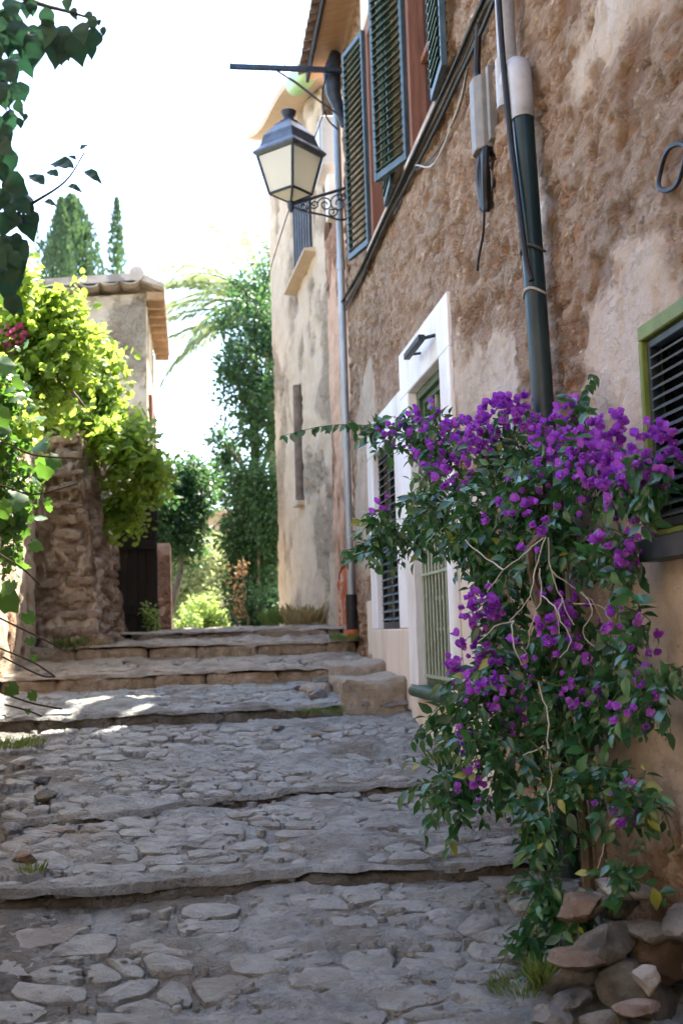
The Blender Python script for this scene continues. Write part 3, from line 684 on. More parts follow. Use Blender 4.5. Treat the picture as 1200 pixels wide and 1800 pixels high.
# ================================================================== peach wall + tan house behind
def facade(name, p0, p1, z0, z1, matn, parent, step=.035, rough=.02, er_bias=0.0, seed=50, holes=(), normal=None, top=None, redfoot=False, batter=0.0):
    """rough vertical wall from p0 to p1 (xy); the visible side is to the left of p0->p1 unless normal is given"""
    p0 = np.array(p0, float); p1 = np.array(p1, float); L_ = np.linalg.norm(p1-p0); d = (p1-p0)/L_; nrm = np.array((-d[1], d[0])) if normal is None else np.array(normal, float)
    us = cutgrid(0, L_, step, [h[k] for h in holes for k in (0, 1)]); vs = cutgrid(z0, z1, step, [h[k] for h in holes for k in (2, 3)]); st = {}
    def fn(u, v):
        e = sstep(.30, .66, fbm(u*1.6+seed, v*1.3, 4, seed)+er_bias+.3*(fbm(u*6, v*5, 3, seed+2)-.5)); st['e'] = e
        pt = np.clip(sstep(.45, .36, fbm(u*5+seed, v*10, 4, seed+4, .6))*(.25+.75*sstep(.35, .6, fbm(u*1.3, v*.9, 3, seed+5)))+.5*sstep(.42, .36, fbm(u*11, v*24, 3, seed+6)), 0, 1)*(.35+.65*e); st['p'] = pt
        h = -rough*(.3*e+1.5*pt)+rough*1.6*(fbm(u*1.3, v*1.0, 3, seed+7)-.5)+rough*.7*(fbm(u*5, v*5, 3, seed+9)-.5)+batter*(z1-v)
        vv = v if top is None else np.minimum(v, top(u))
        return np.stack([p0[0]+d[0]*u+nrm[0]*h, p0[1]+d[1]*u+nrm[1]*h, vv], -1)
    mk = None
    if holes:
        def mk(a, b):
            m = np.ones(len(a), bool)
            for (a0, a1, b0, b1) in holes: m &= ~((a > a0) & (a < a1) & (b > b0) & (b < b1))
            return m
    V, F = grid(us, vs, fn, mk)
    return obj(name, npmesh(name, V, F, {'er': st['e'], 'pit': st['p']}), matn, parent)
pw = root('peach_wall', (1.6, 11.1, 1.2), 'narrow peach plastered wall between the grey downpipe and the tan house', 'wall')
facade('wall_face', (1.50, 10.26), (1.50, 12.0), 1.0, 5.5, 'peach_stucco', pw, seed=61, rough=.012, er_bias=-.1)
b = MB(); b.box((1.53, 10.26, 1.0), (5, 12.1, 5.45)); b.build('wall_core', 'peach_stucco', pw)
facade('red_patch', (1.485, 10.5), (1.485, 11.7), 1.25, 2.0, 'terracotta_red', pw, seed=66, rough=.03, top=lambda u: 1.75+.25*vnoise(u*5, u*0, 3))
# tan house
th = root('tan_house', (1.4, 13.5, 1.3), 'tall tan plastered house end with a slit and a barred window', 'house')
t0, t1 = np.array((1.50, 11.98)), np.array((1.13, 15.12)); TL = float(np.linalg.norm(t1-t0)); td = (t1-t0)/TL; tn = np.array((-td[1], td[0]))
def tp(u, off, z): q = t0+td*u+tn*off; return Vector((q[0], q[1], z))
topf = lambda u: 7.28+.80*u/TL
BW = (.55, 1.50, 5.62, 6.55); SL = (1.42, 1.66, 2.82, 4.25)
facade('wall_face', t0, t1, 1.2, 8.2, 'tan_stucco', th, seed=71, rough=.024, er_bias=-.05, holes=(BW, SL), top=topf)
def tbox(b, u0, u1, o0, o1, z0, z1):
    v = [tp(u, o, z) for z in (z0, z1) for u, o in ((u0, o0), (u1, o0), (u1, o1), (u0, o1))]
    b.add(v, [(0, 1, 2, 3), (7, 6, 5, 4), (0, 4, 5, 1), (1, 5, 6, 2), (2, 6, 7, 3), (3, 7, 4, 0)])
b = MB(); tbox(b, 0, TL-.01, -.20, -2.8, 1.2, 7.3); tbox(b, TL-.12, TL-.005, -.03, -2.8, 1.2, 7.95); b.build('wall_core', 'tan_stucco', th)
b = MB(); tbox(b, BW[0], BW[1], -.17, -.19, BW[2], BW[3]); wdw = b.build('window', 'glass_dark', th)
b = MB()
for (a0, a1, c0, c1) in ((BW[0]-.05, BW[0], BW[2], BW[3]), (BW[1], BW[1]+.05, BW[2], BW[3]), (BW[0]-.05, BW[1]+.05, BW[3], BW[3]+.05)): tbox(b, a0, a1, .01, -.18, c0, c1)
b.build('frame', 'tan_stucco', wdw)
for k in range(7):
    u = BW[0]+.06+k*(BW[1]-BW[0]-.12)/6; b = MB(); b.tube([tp(u, .03, BW[2]-.02), tp(u, .03, BW[3]+.02)], .014, 6); b.build('bar', 'iron_sheet', wdw, smooth=True)
b = MB(); v = []
for k in range(9):
    u = BW[0]-.12+k*(BW[1]-BW[0]+.24)/8; v += [tp(u, .0, BW[2]-.03-.10*k/8), tp(u, .14, BW[2]-.05-.16*k/8), tp(u, .14, BW[2]-.08-.16*k/8), tp(u, .0, BW[2]-.09-.16*k/8)]
fs = [(4*k+j, 4*k+(j+1) % 4, 4*k+4+(j+1) % 4, 4*k+4+j) for k in range(8) for j in range(4)]+[(0, 1, 2, 3), (32, 33, 34, 35)]
b.add(v, fs); b.build('sill', 'tan_stucco', wdw)
b = MB(); tbox(b, SL[0], SL[1], -.14, -.19, SL[2], SL[3]); b.build('slit', 'dark_wood', th)
b = MB(); b.tube([tp(1.54, .0, SL[2]+.02), tp(1.54, .0, SL[3]-.02)], .075, 10); b.build('slit_pipe', 'tile_old', th, smooth=True)
b = MB(); tbox(b, SL[0]-.05, SL[1]+.05, .09, -.15, SL[2]-.06, SL[2]-.002); b.build('slit_sill', 'tan_stucco', th)
# roof edge: curved slab overhanging the alley
b = MB(); v = []; N = 14
for k in range(N+1):
    t = k/N; u = -.65+t*(TL+.85); o = .28+.04*math.sin(t*5); z = 7.13+.98*t+.05*math.sin(t*7)
    v += [tp(u, o, z-.02), tp(u, o+.01, z+.05), tp(u, -2.9 if u > .1 else -.05, z+(1.05 if u > .1 else .07)), tp(u, -2.9 if u > .1 else -.05, z+(.95 if u > .1 else 0)), tp(u, -.02, z-.03)]
fs = [(5*k+j, 5*k+(j+1) % 5, 5*k+5+(j+1) % 5, 5*k+5+j) for k in range(N) for j in range(5)]+[(0, 1, 2, 3, 4), tuple(5*N+j for j in (4, 3, 2, 1, 0))]
b.add(v, fs); rf = b.build('roof', 'tan_stucco', th, smooth=True)
b = MB(); b.tube([tp(-.75, .20, 7.22), tp(.0, .22, 7.34), tp(.35, .20, 7.44)], [.13, .13, .12], 14); b.build('ridge_tile', 'green_glaze', rf, smooth=True)

# meter box between
mb_ = root('meter_box', (1.45, 10.7, 5.4), 'pale grey meter box high on the peach wall behind the lantern', 'box')
b = MB(); b.box((1.30, 10.45, 5.72), (1.49, 10.95, 6.22)); b.build('case', 'meter_white', mb_, bevel=.012)
b = MB(); b.box((1.285, 10.48, 5.76), (1.299, 10.92, 6.18)); b.build('door', 'meter_white', mb_, bevel=.004)
b = MB(); b.box((1.36, 10.5, 5.25), (1.49, 10.75, 5.66)); b.build('conduit', 'lintel_paint', mb_, bevel=.012)

# ================================================================== lantern
LX, LY = .93, 9.80
lan = root('street_lantern', (LX, LY, 5.06), 'four sided dark iron street lantern with frosted panes on a wall bracket', 'lantern')
la = R(41)
def lp(i, r, z): a = la+math.pi/2*i+math.pi/4+R(4); return Vector((LX+r*math.cos(a), LY+r*math.sin(a), z))
def frust(b, rz, cap=True):
    v = [lp(i, r, z) for r, z in rz for i in range(4)]; n = len(rz)
    f = [(4*k+i, 4*k+(i+1) % 4, 4*k+4+(i+1) % 4, 4*k+4+i) for k in range(n-1) for i in range(4)]
    if cap: f += [(3, 2, 1, 0), tuple(4*(n-1)+i for i in range(4))]
    b.add(v, f)
b = MB(); frust(b, [(.30, 5.505), (.335, 5.53), (.335, 5.545), (.27, 5.60), (.245, 5.66), (.235, 5.70), (.13, 5.80), (.125, 5.815)]); b.build('roof', 'iron_sheet', lan, bevel=.003)
b = MB(); b.tube([(LX, LY, z) for z in (5.80, 5.825, 5.83, 5.86, 5.875, 5.90, 5.93, 5.945, 5.955)], [.09, .09, .055, .05, .045, .062, .072, .05, .02], 12); b.build('chimney', 'iron_dark', lan, smooth=True)
for i in range(4):
    a, c, d, e = lp(i, .285, 5.50), lp(i+1, .285, 5.50), lp(i+1, .185, 5.165), lp(i, .185, 5.165)
    b = MB(); nn = (c-a).cross(e-a).normalized()*.004; b.add([a, c, d, e, a+nn, c+nn, d+nn, e+nn], [(0, 1, 2, 3), (7, 6, 5, 4), (0, 4, 5, 1), (1, 5, 6, 2), (2, 6, 7, 3), (3, 7, 4, 0)]); b.build('pane', 'frosted_glass', lan)
    b = MB(); b.tube([lp(i, .292, 5.51), lp(i, .19, 5.155)], .013, 6); b.build('corner_bar', 'iron_dark', lan)
    b = MB(); b.tube([lp(i, .19, 5.16), lp(i+1, .19, 5.16)], .012, 6); b.build('bottom_bar', 'iron_dark', lan)
    b = MB(); b.tube([lp(i, .19, 5.16), Vector((LX, LY, 5.075))], .010, 6); b.build('foot_bar', 'iron_dark', lan)
b = MB(); frust(b, [(.18, 5.15), (.03, 5.09)]); b.build('base_glass', 'frosted_glass', lan)
b = MB(); b.tube([(LX, LY, z) for z in (4.99, 5.03, 5.08, 5.10)], [.012, .03, .035, .02], 8); b.build('foot_cup', 'iron_dark', lan, smooth=True)
br = root('lantern_bracket', (1.46, LY, 5.1), 'scrolled black wrought iron bracket holding the lantern to the wall', 'bracket')
b = MB(); b.box((LX, LY-.014, -.012), (1.47, LY+.014, .012), mtx=Matrix.Translation((0, 0, 5.06)) @ Matrix.Shear('XY', 4, (0, 0))); 
b = MB(); b.tube([(LX, LY, 5.06), (1.47, LY, 5.24)], .014, 6); b.build('arm', 'iron_dark', br)
b = MB(); b.tube([(1.46, LY, 4.90), (1.46, LY, 5.30)], .016, 6); b.build('wall_bar', 'iron_dark', br)
def scroll(cx, cz, r0, turns, s, st=0): return [(cx+r0*(1-.8*t)*math.cos(st+s*t*turns*2*math.pi), LY, cz+r0*(1-.8*t)*math.sin(st+s*t*turns*2*math.pi)) for t in np.linspace(0, 1, 26)]
for (cx, cz, r0, tu, s, st) in ((1.36, 5.08, .095, 1.6, 1, 0), (1.24, 5.07, .07, 1.5, -1, 3), (1.14, 5.07, .05, 1.5, 1, 2), (1.05, 5.045, .038, 1.4, -1, 0), (1.40, 5.15, .05, 1.3, 1, 2), (1.30, 5.0, .05, 1.4, -1, 1)):
    b = MB(); b.tube(scroll(cx, cz, r0, tu, s, st), .007, 5); b.build('scroll', 'iron_dark', br)
b = MB(); b.tube(bez([(LX+.02, LY, 5.04), (1.06, LY, 5.0), (1.22, LY, 4.97), (1.36, LY, 4.93), (1.46, LY, 4.94)]), .010, 6); b.build('lower_bar', 'iron_dark', br)
# horizontal iron arm with pins
ia = root('iron_wire_bracket', (1.45, 9.85, 6.3), 'straight dark iron arm with upright pins and a diagonal stay above the lantern', 'bracket')
b = MB(); b.box((.41, 9.83, 6.345), (1.48, 9.87, 6.385)); b.build('arm', 'iron_dark', ia)
for x in (.425, .91, 1.155, 1.29):
    b = MB(); b.tube([(x, 9.85, 6.38), (x, 9.85, 6.50 if x < 1.2 else 6.43)], .005, 5); b.build('pin', 'iron_dark', ia)
b = MB(); b.tube([(.83, 9.85, 6.345), (1.0, 9.85, 6.24), (1.2, 9.85, 6.08), (1.44, 9.85, 5.90)], [.008, .012, .010, .008], 6); b.build('stay', 'iron_dark', ia)
b = MB(); b.tube([(1.40, 9.98, 6.60), (1.36, 9.98, 6.42), (1.37, 9.98, 6.2), (1.42, 10.0, 6.05), (1.46, 10.0, 5.9)], [.05, .085, .07, .045, .03], 10); setp(b.build('rainwater_head', 'iron_dark', None, smooth=True), 'dark rainwater hopper under the eave at the house corner', 'hopper')
b = MB(); b.tube(bez([(1.30, 9.92, 6.36), (1.26, 9.95, 6.15), (1.30, 9.95, 5.95), (1.40, 9.97, 5.85)]), .008, 6); b.tube(bez([(1.27, 9.92, 6.0), (1.12, 9.95, 5.6), (.85, 10.5, 4.9), (.45, 14.0, 3.9)]), .005, 5); setp(b.build('cable', 'black_rubber', None, smooth=True), 'thin black cable sagging from the iron arm past the lantern', 'cable')

# ================================================================== left side
gw = root('garden_wall', (-1.6, 8.5, .6), 'sunlit cream plastered garden wall along the left of the path', 'wall')
facade('wall_face', (-1.42, 10.75), (-1.47, 3.2), -.3, 2.95, 'garden_wall', gw, seed=81, rough=.03, er_bias=-.05, normal=(1, 0))
b = MB(); b.box((-1.95, 3.2, -.4), (-1.50, 10.75, 2.93)); b.build('wall_core', 'garden_wall', gw)
lh = root('unseen_side_house', (-4, -2, -.4), 'unseen plain plastered house added on the left behind the viewer to cut fill light', 'house')  # added out of frame to block fill light reaching the lane
b = MB(); b.box((-7, -9, -.8), (-1.5, 3.15, 6.6)); b.build('wall', 'tan_stucco', lh)
ch = root('unseen_cross_house', (0, -11, -.6), 'unseen house added across the lane behind the viewer to cut fill light', 'house')  # unseen block added to darken faces turned back down the lane
b = MB(); b.box((-9, -16, -.9), (9, -9.2, 7.2)); b.build('wall', 'tan_stucco', ch)
b = MB(); b.box((-9.3, -16.3, 7.2), (9.3, -8.9, 7.4)); b.build('roof', 'tile_brown', ch)
b = MB(); v = [(x, y, z) for y in (-9.2, 3.35) for x, z in ((-1.25, 6.5), (-1.25, 6.62), (-4.25, 7.8), (-7.25, 6.62), (-7.25, 6.5))]; b.add(v, [(0, 1, 2, 3, 4), (9, 8, 7, 6, 5)]+[(i, 5+i, 5+(i+1) % 5, (i+1) % 5) for i in range(5)]); b.build('roof', 'tile_brown', lh)
# buttress: rough stone wall end
bt = root('stone_buttress', (-1.1, 10.8, 1.1), 'rough brown stone wall end leaning at the left of the upper steps', 'wall')
def bpit(a, z): return np.clip(sstep(.46, .37, fbm(a*24, z*10, 4, 95, .6))+.6*sstep(.43, .36, fbm(a*54, z*23, 3, 96)), 0, 1)
def bfun(a, z):
    """a: 0..1 round three sides (left front, front, right side)"""
    h = (z-1.0)/2.35; e = sstep(.34, .56, fbm(a*6, z*1.6, 4, 91)+.08+.6*(fbm(a*20, z*5, 4, 92)-.5)); bfun.e = e
    w0 = -1.47+.02*h; w1 = -.735-.225*h+.05*sstep(.16, 0., h)
    per = np.array([[-1.47, 11.3], [-1.47, 10.72], [-.75, 10.70], [-.62, 12.4]])
    s = a*3
    x = np.where(s < 1, w0, np.where(s < 2, w0+(w1-w0)*(s-1), w1+.05*(s-2))); y = np.where(s < 1, 11.3-.6*s, np.where(s < 2, 10.70, 10.70+1.75*(s-2)))
    rnd = .06*np.exp(-((s-2)/.10)**2); x = x-rnd; y = y+rnd
    d = .05*(fbm(a*16, z*7.0, 4, 94, .6)-.5)*2-.05*bpit(a, z)
    ny = np.where(s < 2, -1.0, -.2); nx = np.where(s < 1, -.3, np.where(s < 2, 0., 1.0))
    bulge = .14*sstep(.25, 0., h)
    return np.stack([x+nx*(d+bulge*.6), y+ny*(d+bulge), np.minimum(z, 3.22+.12*np.sin(a*9)+.25*sstep(.4, .0, a))], -1)
V, F = grid(np.linspace(0, 1, 150), np.linspace(1.0, 3.6, 120), bfun)
obj('stone_face', npmesh('stone_face', V, F, {'er': bfun.e, 'pit': bpit(*[q.ravel() for q in np.meshgrid(np.linspace(0, 1, 150), np.linspace(1.0, 3.6, 120), indexing='ij')])}), 'buttress_stone', bt)
b = MB(); b.box((-1.45, 10.85, .9), (-.97, 12.3, 3.12)); b.build('stone_core', 'buttress_stone', bt)
for k in range(46):
    row = k % 13; z0 = 1.28+row*.148+random.uniform(-.02, .02); h_ = (z0-1.0)/2.35; xa = -1.40+.02*h_; xb = -.80-.225*h_
    w_ = random.uniform(.10, .22); x0 = random.uniform(xa, max(xa+.01, xb-w_)); y0 = 10.64-.14*float(sstep(.25, 0., h_))+random.uniform(.03, .055); hh = random.uniform(.06, .12)
    me = rough_block(x0, x0+w_, y0, y0+.16, z0, z0+hh, 400+k, .022, (5, 3, 4)); me.name = 'stone'
    at = me.attributes.new('er', 'FLOAT', 'POINT'); at.data.foreach_set('value', [random.choice((.5, .8, 1.0))]*len(me.vertices)); obj('stone', me, 'buttress_stone', bt)
# dark timber gate and its sunlit pier
gt = root('wooden_gate', (-.65, 12.5, 1.3), 'dark plank gate in deep shade behind the stone buttress', 'gate')
for k in range(6):
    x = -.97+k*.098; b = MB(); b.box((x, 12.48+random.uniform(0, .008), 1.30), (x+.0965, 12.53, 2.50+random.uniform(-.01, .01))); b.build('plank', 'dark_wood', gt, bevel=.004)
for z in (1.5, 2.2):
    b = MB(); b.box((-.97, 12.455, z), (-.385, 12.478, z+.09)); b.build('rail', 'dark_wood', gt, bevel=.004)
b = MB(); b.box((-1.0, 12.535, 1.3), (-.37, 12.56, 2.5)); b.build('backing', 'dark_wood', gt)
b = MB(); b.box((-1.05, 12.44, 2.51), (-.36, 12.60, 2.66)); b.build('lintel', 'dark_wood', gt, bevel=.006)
pr_ = root('gate_pier', (-.32, 13, 1.3), 'narrow reddish stone gate pier catching sun on its left', 'pier')
facade('stone_face', (-.42, 12.9), (-.24, 12.9), 1.25, 2.32, 'peach_stucco', pr_, step=.03, rough=.025, er_bias=.1, seed=97, normal=(0, -1))
b = MB(); b.box((-.425, 12.93, 1.2), (-.235, 13.3, 2.30)); b.build('stone_core', 'peach_stucco', pr_, bevel=.02)
# far left house
fh = root('tile_roofed_house', (-2.5, 16.5, 1.3), 'grey stone house with scalloped tile verge behind the sunlit vine', 'house')
HX = -.55
facade('front_wall', (-4.6, 15.0), (HX, 15.0), 1.2, 5.86, 'far_stone', fh, step=.05, rough=.03, er_bias=-.06, seed=101, normal=(0, -1), top=lambda u: 5.50+.33*u/4.05)
facade('side_wall', (HX, 18.4), (HX, 15.0), 1.2, 5.84, 'far_stone', fh, step=.05, rough=.025, er_bias=-.1, seed=103, normal=(1, 0))
b = MB(); b.box((-4.55, 15.06, 1.2), (HX-.05, 18.4, 5.45)); b.build('wall_core', 'far_stone', fh)
b = MB(); v = []
for y in (14.82, 18.55):
    v += [(-4.8, y, 5.58), (-.62, y, 5.95), (-.30, y, 5.84), (-.30, y, 5.90), (-.62, y, 6.05), (-4.8, y, 5.70)]
b.add(v, [(0, 1, 2, 3, 4, 5), (11, 10, 9, 8, 7, 6)]+[(i, 6+i, 6+(i+1) % 6, (i+1) % 6) for i in range(6)]); frf = b.build('roof', 'tile_pale', fh)
# scalloped verge: half round tiles hanging under the front edge
hl = MB(); nseg = 9; pts = []
for yy in (0, .38):
    for k in range(nseg): a0 = math.pi*k/(nseg-1); pts.append((-math.cos(a0)*.12, yy, -math.sin(a0)*.05))
    for k in range(nseg): a0 = math.pi*(nseg-1-k)/(nseg-1); pts.append((-math.cos(a0)*.105, yy, -math.sin(a0)*.038+.004))
n2 = nseg*2; fs = [(k, (k+1) % n2, n2+(k+1) % n2, n2+k) for k in range(n2)]
for q in range(nseg-1): fs.append((q, q+1, n2-2-q, n2-1-q))
hl.add(pts, fs); vt = hl.mesh('verge_tile', smooth=True); vt.materials.append(M['tile_pale'])
for k in range(15):
    x = -.75-k*.262; place(bpy.data.objects.new('verge_tile', vt), frf, (x, 14.80, 5.945+(x+.62)*.0885+random.uniform(-.012, .012)))
b = MB(); b.tube([(-.66, 14.80, 6.03), (-.60, 15.3, 6.05)], [.10, .09], 12); b.build('ridge_tile', 'tile_pale', frf, smooth=True)
for y in np.arange(15.0, 18.5, .42):
    b = MB(); b.box((-.54, y, 5.74), (-.31, y+.09, 5.84)); b.build('rafter', 'tile_brown', frf)
for (y0, y1, z0, z1) in ((15.7, 16.3, 3.6, 4.6), (17.0, 17.6, 3.6, 4.6)):
    b = MB(); b.box((HX-.02, y0, z0), (HX+.045, y1, z1)); w_ = b.build('shutter', 'brown_wood', fh, bevel=.01)
ga = root('green_rail', (-.7, 14.8, 3.9), 'green painted iron rail on the corner of the tile roofed house', 'rail')
b = MB(); b.tube(bez([(-1.1, 14.92, 4.17), (-.87, 14.88, 4.09), (-.62, 14.85, 4.0), (-.50, 14.85, 3.97), (-.48, 14.85, 3.90)]), .022, 8); b.build('rail', 'green_glaze', ga, smooth=True)
b = MB(); b.tube([(-.485, 14.85, 3.97), (-.485, 14.85, 3.70)], .02, 8); b.build('post', 'green_glaze', ga, smooth=True)
# far terracotta wall
b = MB(); b.box((-3, 28, 1.2), (5, 28.4, 4.2)); b.box((-3.05, 27.95, 4.2), (5.05, 28.45, 4.32)); setp(b.build('terracotta_wall', 'tile_brown', None), 'orange earth wall closing the far end of the alley', 'wall')

# ================================================================== plants
def leaf_base(kind):
    if kind == 'ovate':     # folded along the midrib, tip curling; length 1 along +X, normal +Z
        xs = [0, .22, .5, .78, 1.0]; ws = [0.0, .22, .26, .13, 0.0]; dr = [0, .02, .0, -.05, -.13]
    elif kind == 'narrow':
        xs = [0, .25, .55, .8, 1.0]; ws = [0, .13, .15, .09, 0]; dr = [0, .02, 0, -.05, -.14]
    elif kind == 'bract':
        xs = [0, .25, .55, .82, 1.0]; ws = [.04, .33, .42, .26, 0.0]; dr = [0, .05, .16, .22, .20]
    if kind == 'fine':
        xs = list(np.linspace(0, 1, 9)); ws = [.0, .15, .25, .30, .29, .24, .16, .07, 0]; dr = [0, .03, .045, .04, .02, -.02, -.07, -.12, -.19]
    if kind in ('ovate', 'narrow', 'bract', 'fine'):
        v = []; fold = .10 if kind != 'bract' else .06
        for x, w, d in zip(xs, ws, dr): v += [(x, -w, d+w*fold*3), (x, 0, d), (x, w, d+w*fold*3)]
        f = []
        for k in range(len(xs)-1):
            a = 3*k; f += [(a, a+3, a+4), (a, a+4, a+1), (a+1, a+4, a+5), (a+1, a+5, a+2)]
        f = [q for q in f if len({v[i] for i in q}) == 3]
        return np.array(v, float), np.array(f)
    if kind == 'palmate':   # grape-like lobed leaf
        an = [180, 150, 118, 95, 72, 45, 25, 0, -25, -45, -72, -95, -118, -150]
        rr = [.12, .42, .41, .50, .42, .53, .46, .62, .46, .53, .42, .50, .41, .42]
        v = [(.38, 0, 0)]+[(.38+r*math.cos(R(a)), r*math.sin(R(a)), -.10*abs(math.sin(R(a)))*r*2-.12*max(0, math.cos(R(a)))*r+.05*math.sin(a*.3)) for a, r in zip(an, rr)]
        n = len(an); f = [(0, 1+k, 1+(k+1) % n) for k in range(n)]
        return np.array(v, float), np.array(f)
    if kind == 'quad':
        v = [(0, 0, 0), (.45, -.28, .05), (1, 0, -.06), (.45, .28, .05)]; return np.array(v, float), np.array([(0, 1, 2), (0, 2, 3)])
LB = {k: leaf_base(k) for k in ('ovate', 'narrow', 'bract', 'palmate', 'quad', 'fine')}
def frame(pos, d, up, s, wid=1.0):
    """4x4 placing a leaf at pos pointing along d with its face towards up"""
    x = Vector(d).normalized(); z = Vector(up); y = z.cross(x)
    if y.length < 1e-4: y = Vector((0, 1, 0)).cross(x)
    y.normalize(); z = x.cross(y)
    return Matrix(((x.x*s, y.x*s*wid, z.x*s, pos[0]), (x.y*s, y.y*s*wid, z.y*s, pos[1]), (x.z*s, y.z*s*wid, z.z*s, pos[2]), (0, 0, 0, 1)))
def leaf_cloud(name, frames, kind, matn, parent, kindprop='stuff'):
    bv, bf = LB[kind]; n = len(frames)
    if n == 0: return
    T = np.array([[list(r) for r in f] for f in frames])
    V = np.einsum('nij,kj->nki', T[:, :3, :3], bv)+T[:, None, :3, 3]
    F = (bf[None]+(np.arange(n)*len(bv))[:, None, None]).reshape(-1, 3)
    rnd = np.repeat(RNG.random(n), len(bv))
    o = obj(name, npmesh(name, V.reshape(-1, 3), F, {'rnd': rnd}), matn, parent)
    if kindprop: setp(o, kind=kindprop)
    return o
def leaf_parts(name, frames, kind, matn, parent):
    bv, bf = LB[kind]; base = WL[parent.name]; mes = []
    for q in range(4):
        V = bv.copy(); V[:, 2] += RNG.normal(0, .025, len(V)); V[:, 1] *= random.uniform(.85, 1.15)
        me = npmesh(name, V, bf, {'rnd': np.full(len(V), random.random())}); me.materials.append(M[matn]); mes.append(me)
    for f in frames:
        o = bpy.data.objects.new(name, random.choice(mes)); COL.objects.link(o); o.parent = parent
        o.matrix_local = Matrix.Translation(-base) @ f
def rv(): 
    v = Vector((random.gauss(0, 1), random.gauss(0, 1), random.gauss(0, 1))); return v.normalized()
def twiggy(blobs, per_m2, leaf_len, droop=.6, twig=.22, nl=8, xmax=None, zmin=None, shell=.35, up_bias=.5, fold=None):
    """leafy twigs filling ellipsoid blobs; returns leaf frames and twig polylines"""
    fr, tw = [], []
    for bl in blobs:
        c = Vector(bl[:3]); rx, rz = bl[3], bl[4]; ry = (rx+rz)/2; cnt = int(per_m2*rx*rz)+2
        for q in range(cnt):
            d = rv(); r = random.uniform(shell, 1.0)**.6; p = c+Vector((d.x*rx*r, d.y*ry*r, d.z*rz*r))
            g = (d+Vector((0, 0, -.2))+rv()*.7).normalized(); p = p-g*twig*.5; pts = [p.copy()]
            L_ = twig*random.uniform(.6, 1.2); side = rv()
            for k in range(nl):
                g = (g+Vector((0, 0, -droop/nl))+rv()*.10).normalized(); p = p+g*(L_/nl); pts.append(p.copy())
                a = g.cross(side).normalized() if k % 2 else -(g.cross(side).normalized())
                ld = (a*.9+g*.6+Vector((0, 0, -.45*droop))+rv()*.3).normalized(); lu = (Vector((0, 0, up_bias))+rv()*.6+Vector((-.15, -.35, 0))).normalized()
                if xmax is not None and p.x+max(0, ld.x)*leaf_len > xmax: continue
                if zmin is not None and p.z+min(0, ld.z)*leaf_len < zmin(p.x, p.y): continue
                fr.append(frame(p, ld, lu, leaf_len*random.uniform(.5, 1.45), random.uniform(.7, 1.15)))
            if xmax is None or max(t.x for t in pts) < xmax: tw.append(pts)
    return fr, tw
def split_parts(frames, n):
    """the n leaves that show largest: near the eye and not behind their neighbours"""
    sc = []
    for i, f in enumerate(frames):
        p = f.translation; sc.append(((p-CAM).length*(1+random.uniform(0, .10))/max(.02, f.to_3x3().col[0].length)**.5, i))
    sc.sort(); take = {i for _, i in sc[:n]}
    return [f for i, f in enumerate(frames) if i in take], [f for i, f in enumerate(frames) if i not in take]
def tubes(name, polys, r, matn, parent, n=4, kindprop=None):
    b = MB()
    for p in polys: b.tube(p, [r*(1-.5*k/(len(p)-1)) for k in range(len(p))], n, cap=False)
    o = obj(name, b.mesh(name, True), matn, parent)
    if kindprop: setp(o, kind=kindprop)
    return o

# ---- bougainvillea by the wall
BOUG = [(1.09,5.00,2.10,0.16,0.15), (0.95,5.20,1.72,0.16,0.14), (1.11,4.80,1.78,0.20,0.19), (1.26,4.50,1.98,0.17,0.15), (1.24,4.40,1.73,0.21,0.17), (1.36,4.10,1.80,0.15,0.15), (1.38,3.80,1.80,0.14,0.12), (1.37,3.40,1.68,0.10,0.09), (1.34,4.00,1.56,0.15,0.12), (1.17,4.70,1.56,0.10,0.09), (1.16,4.30,1.30,0.11,0.11), (1.38,3.75,1.51,0.10,0.10), (1.16,4.20,1.08,0.17,0.16), (1.32,4.00,1.21,0.13,0.14), (1.05,4.30,0.93,0.17,0.12), (0.94,4.20,0.67,0.11,0.14), (1.12,4.10,0.80,0.17,0.15), (1.30,3.90,0.95,0.16,0.16), (1.36,3.65,1.09,0.09,0.14), (1.37,3.40,1.01,0.08,0.09), (1.16,3.80,0.60,0.10,0.14), (1.30,3.65,0.73,0.11,0.11), (1.33,3.40,0.69,0.10,0.08), (1.13,3.70,0.40,0.08,0.11), (1.18,3.60,0.33,0.10,0.10), (1.05,3.65,0.24,0.08,0.09), (1.00,3.60,0.14,0.06,0.07), (1.28,3.42,0.48,0.06,0.06), (0.83,5.40,1.64,0.08,0.05), (0.94,5.20,2.20,0.12,0.08), (1.38,3.90,1.98,0.06,0.09), (1.37,3.22,1.70,.09,.08), (1.37,3.5,1.46,.08,.12), (1.36,3.42,1.26,.07,.10), (1.38,3.25,1.08,.06,.10), (1.18,4.5,1.62,.14,.12), (1.25,4.3,1.45,.15,.12), (1.34,4.2,1.7,.1,.2)]
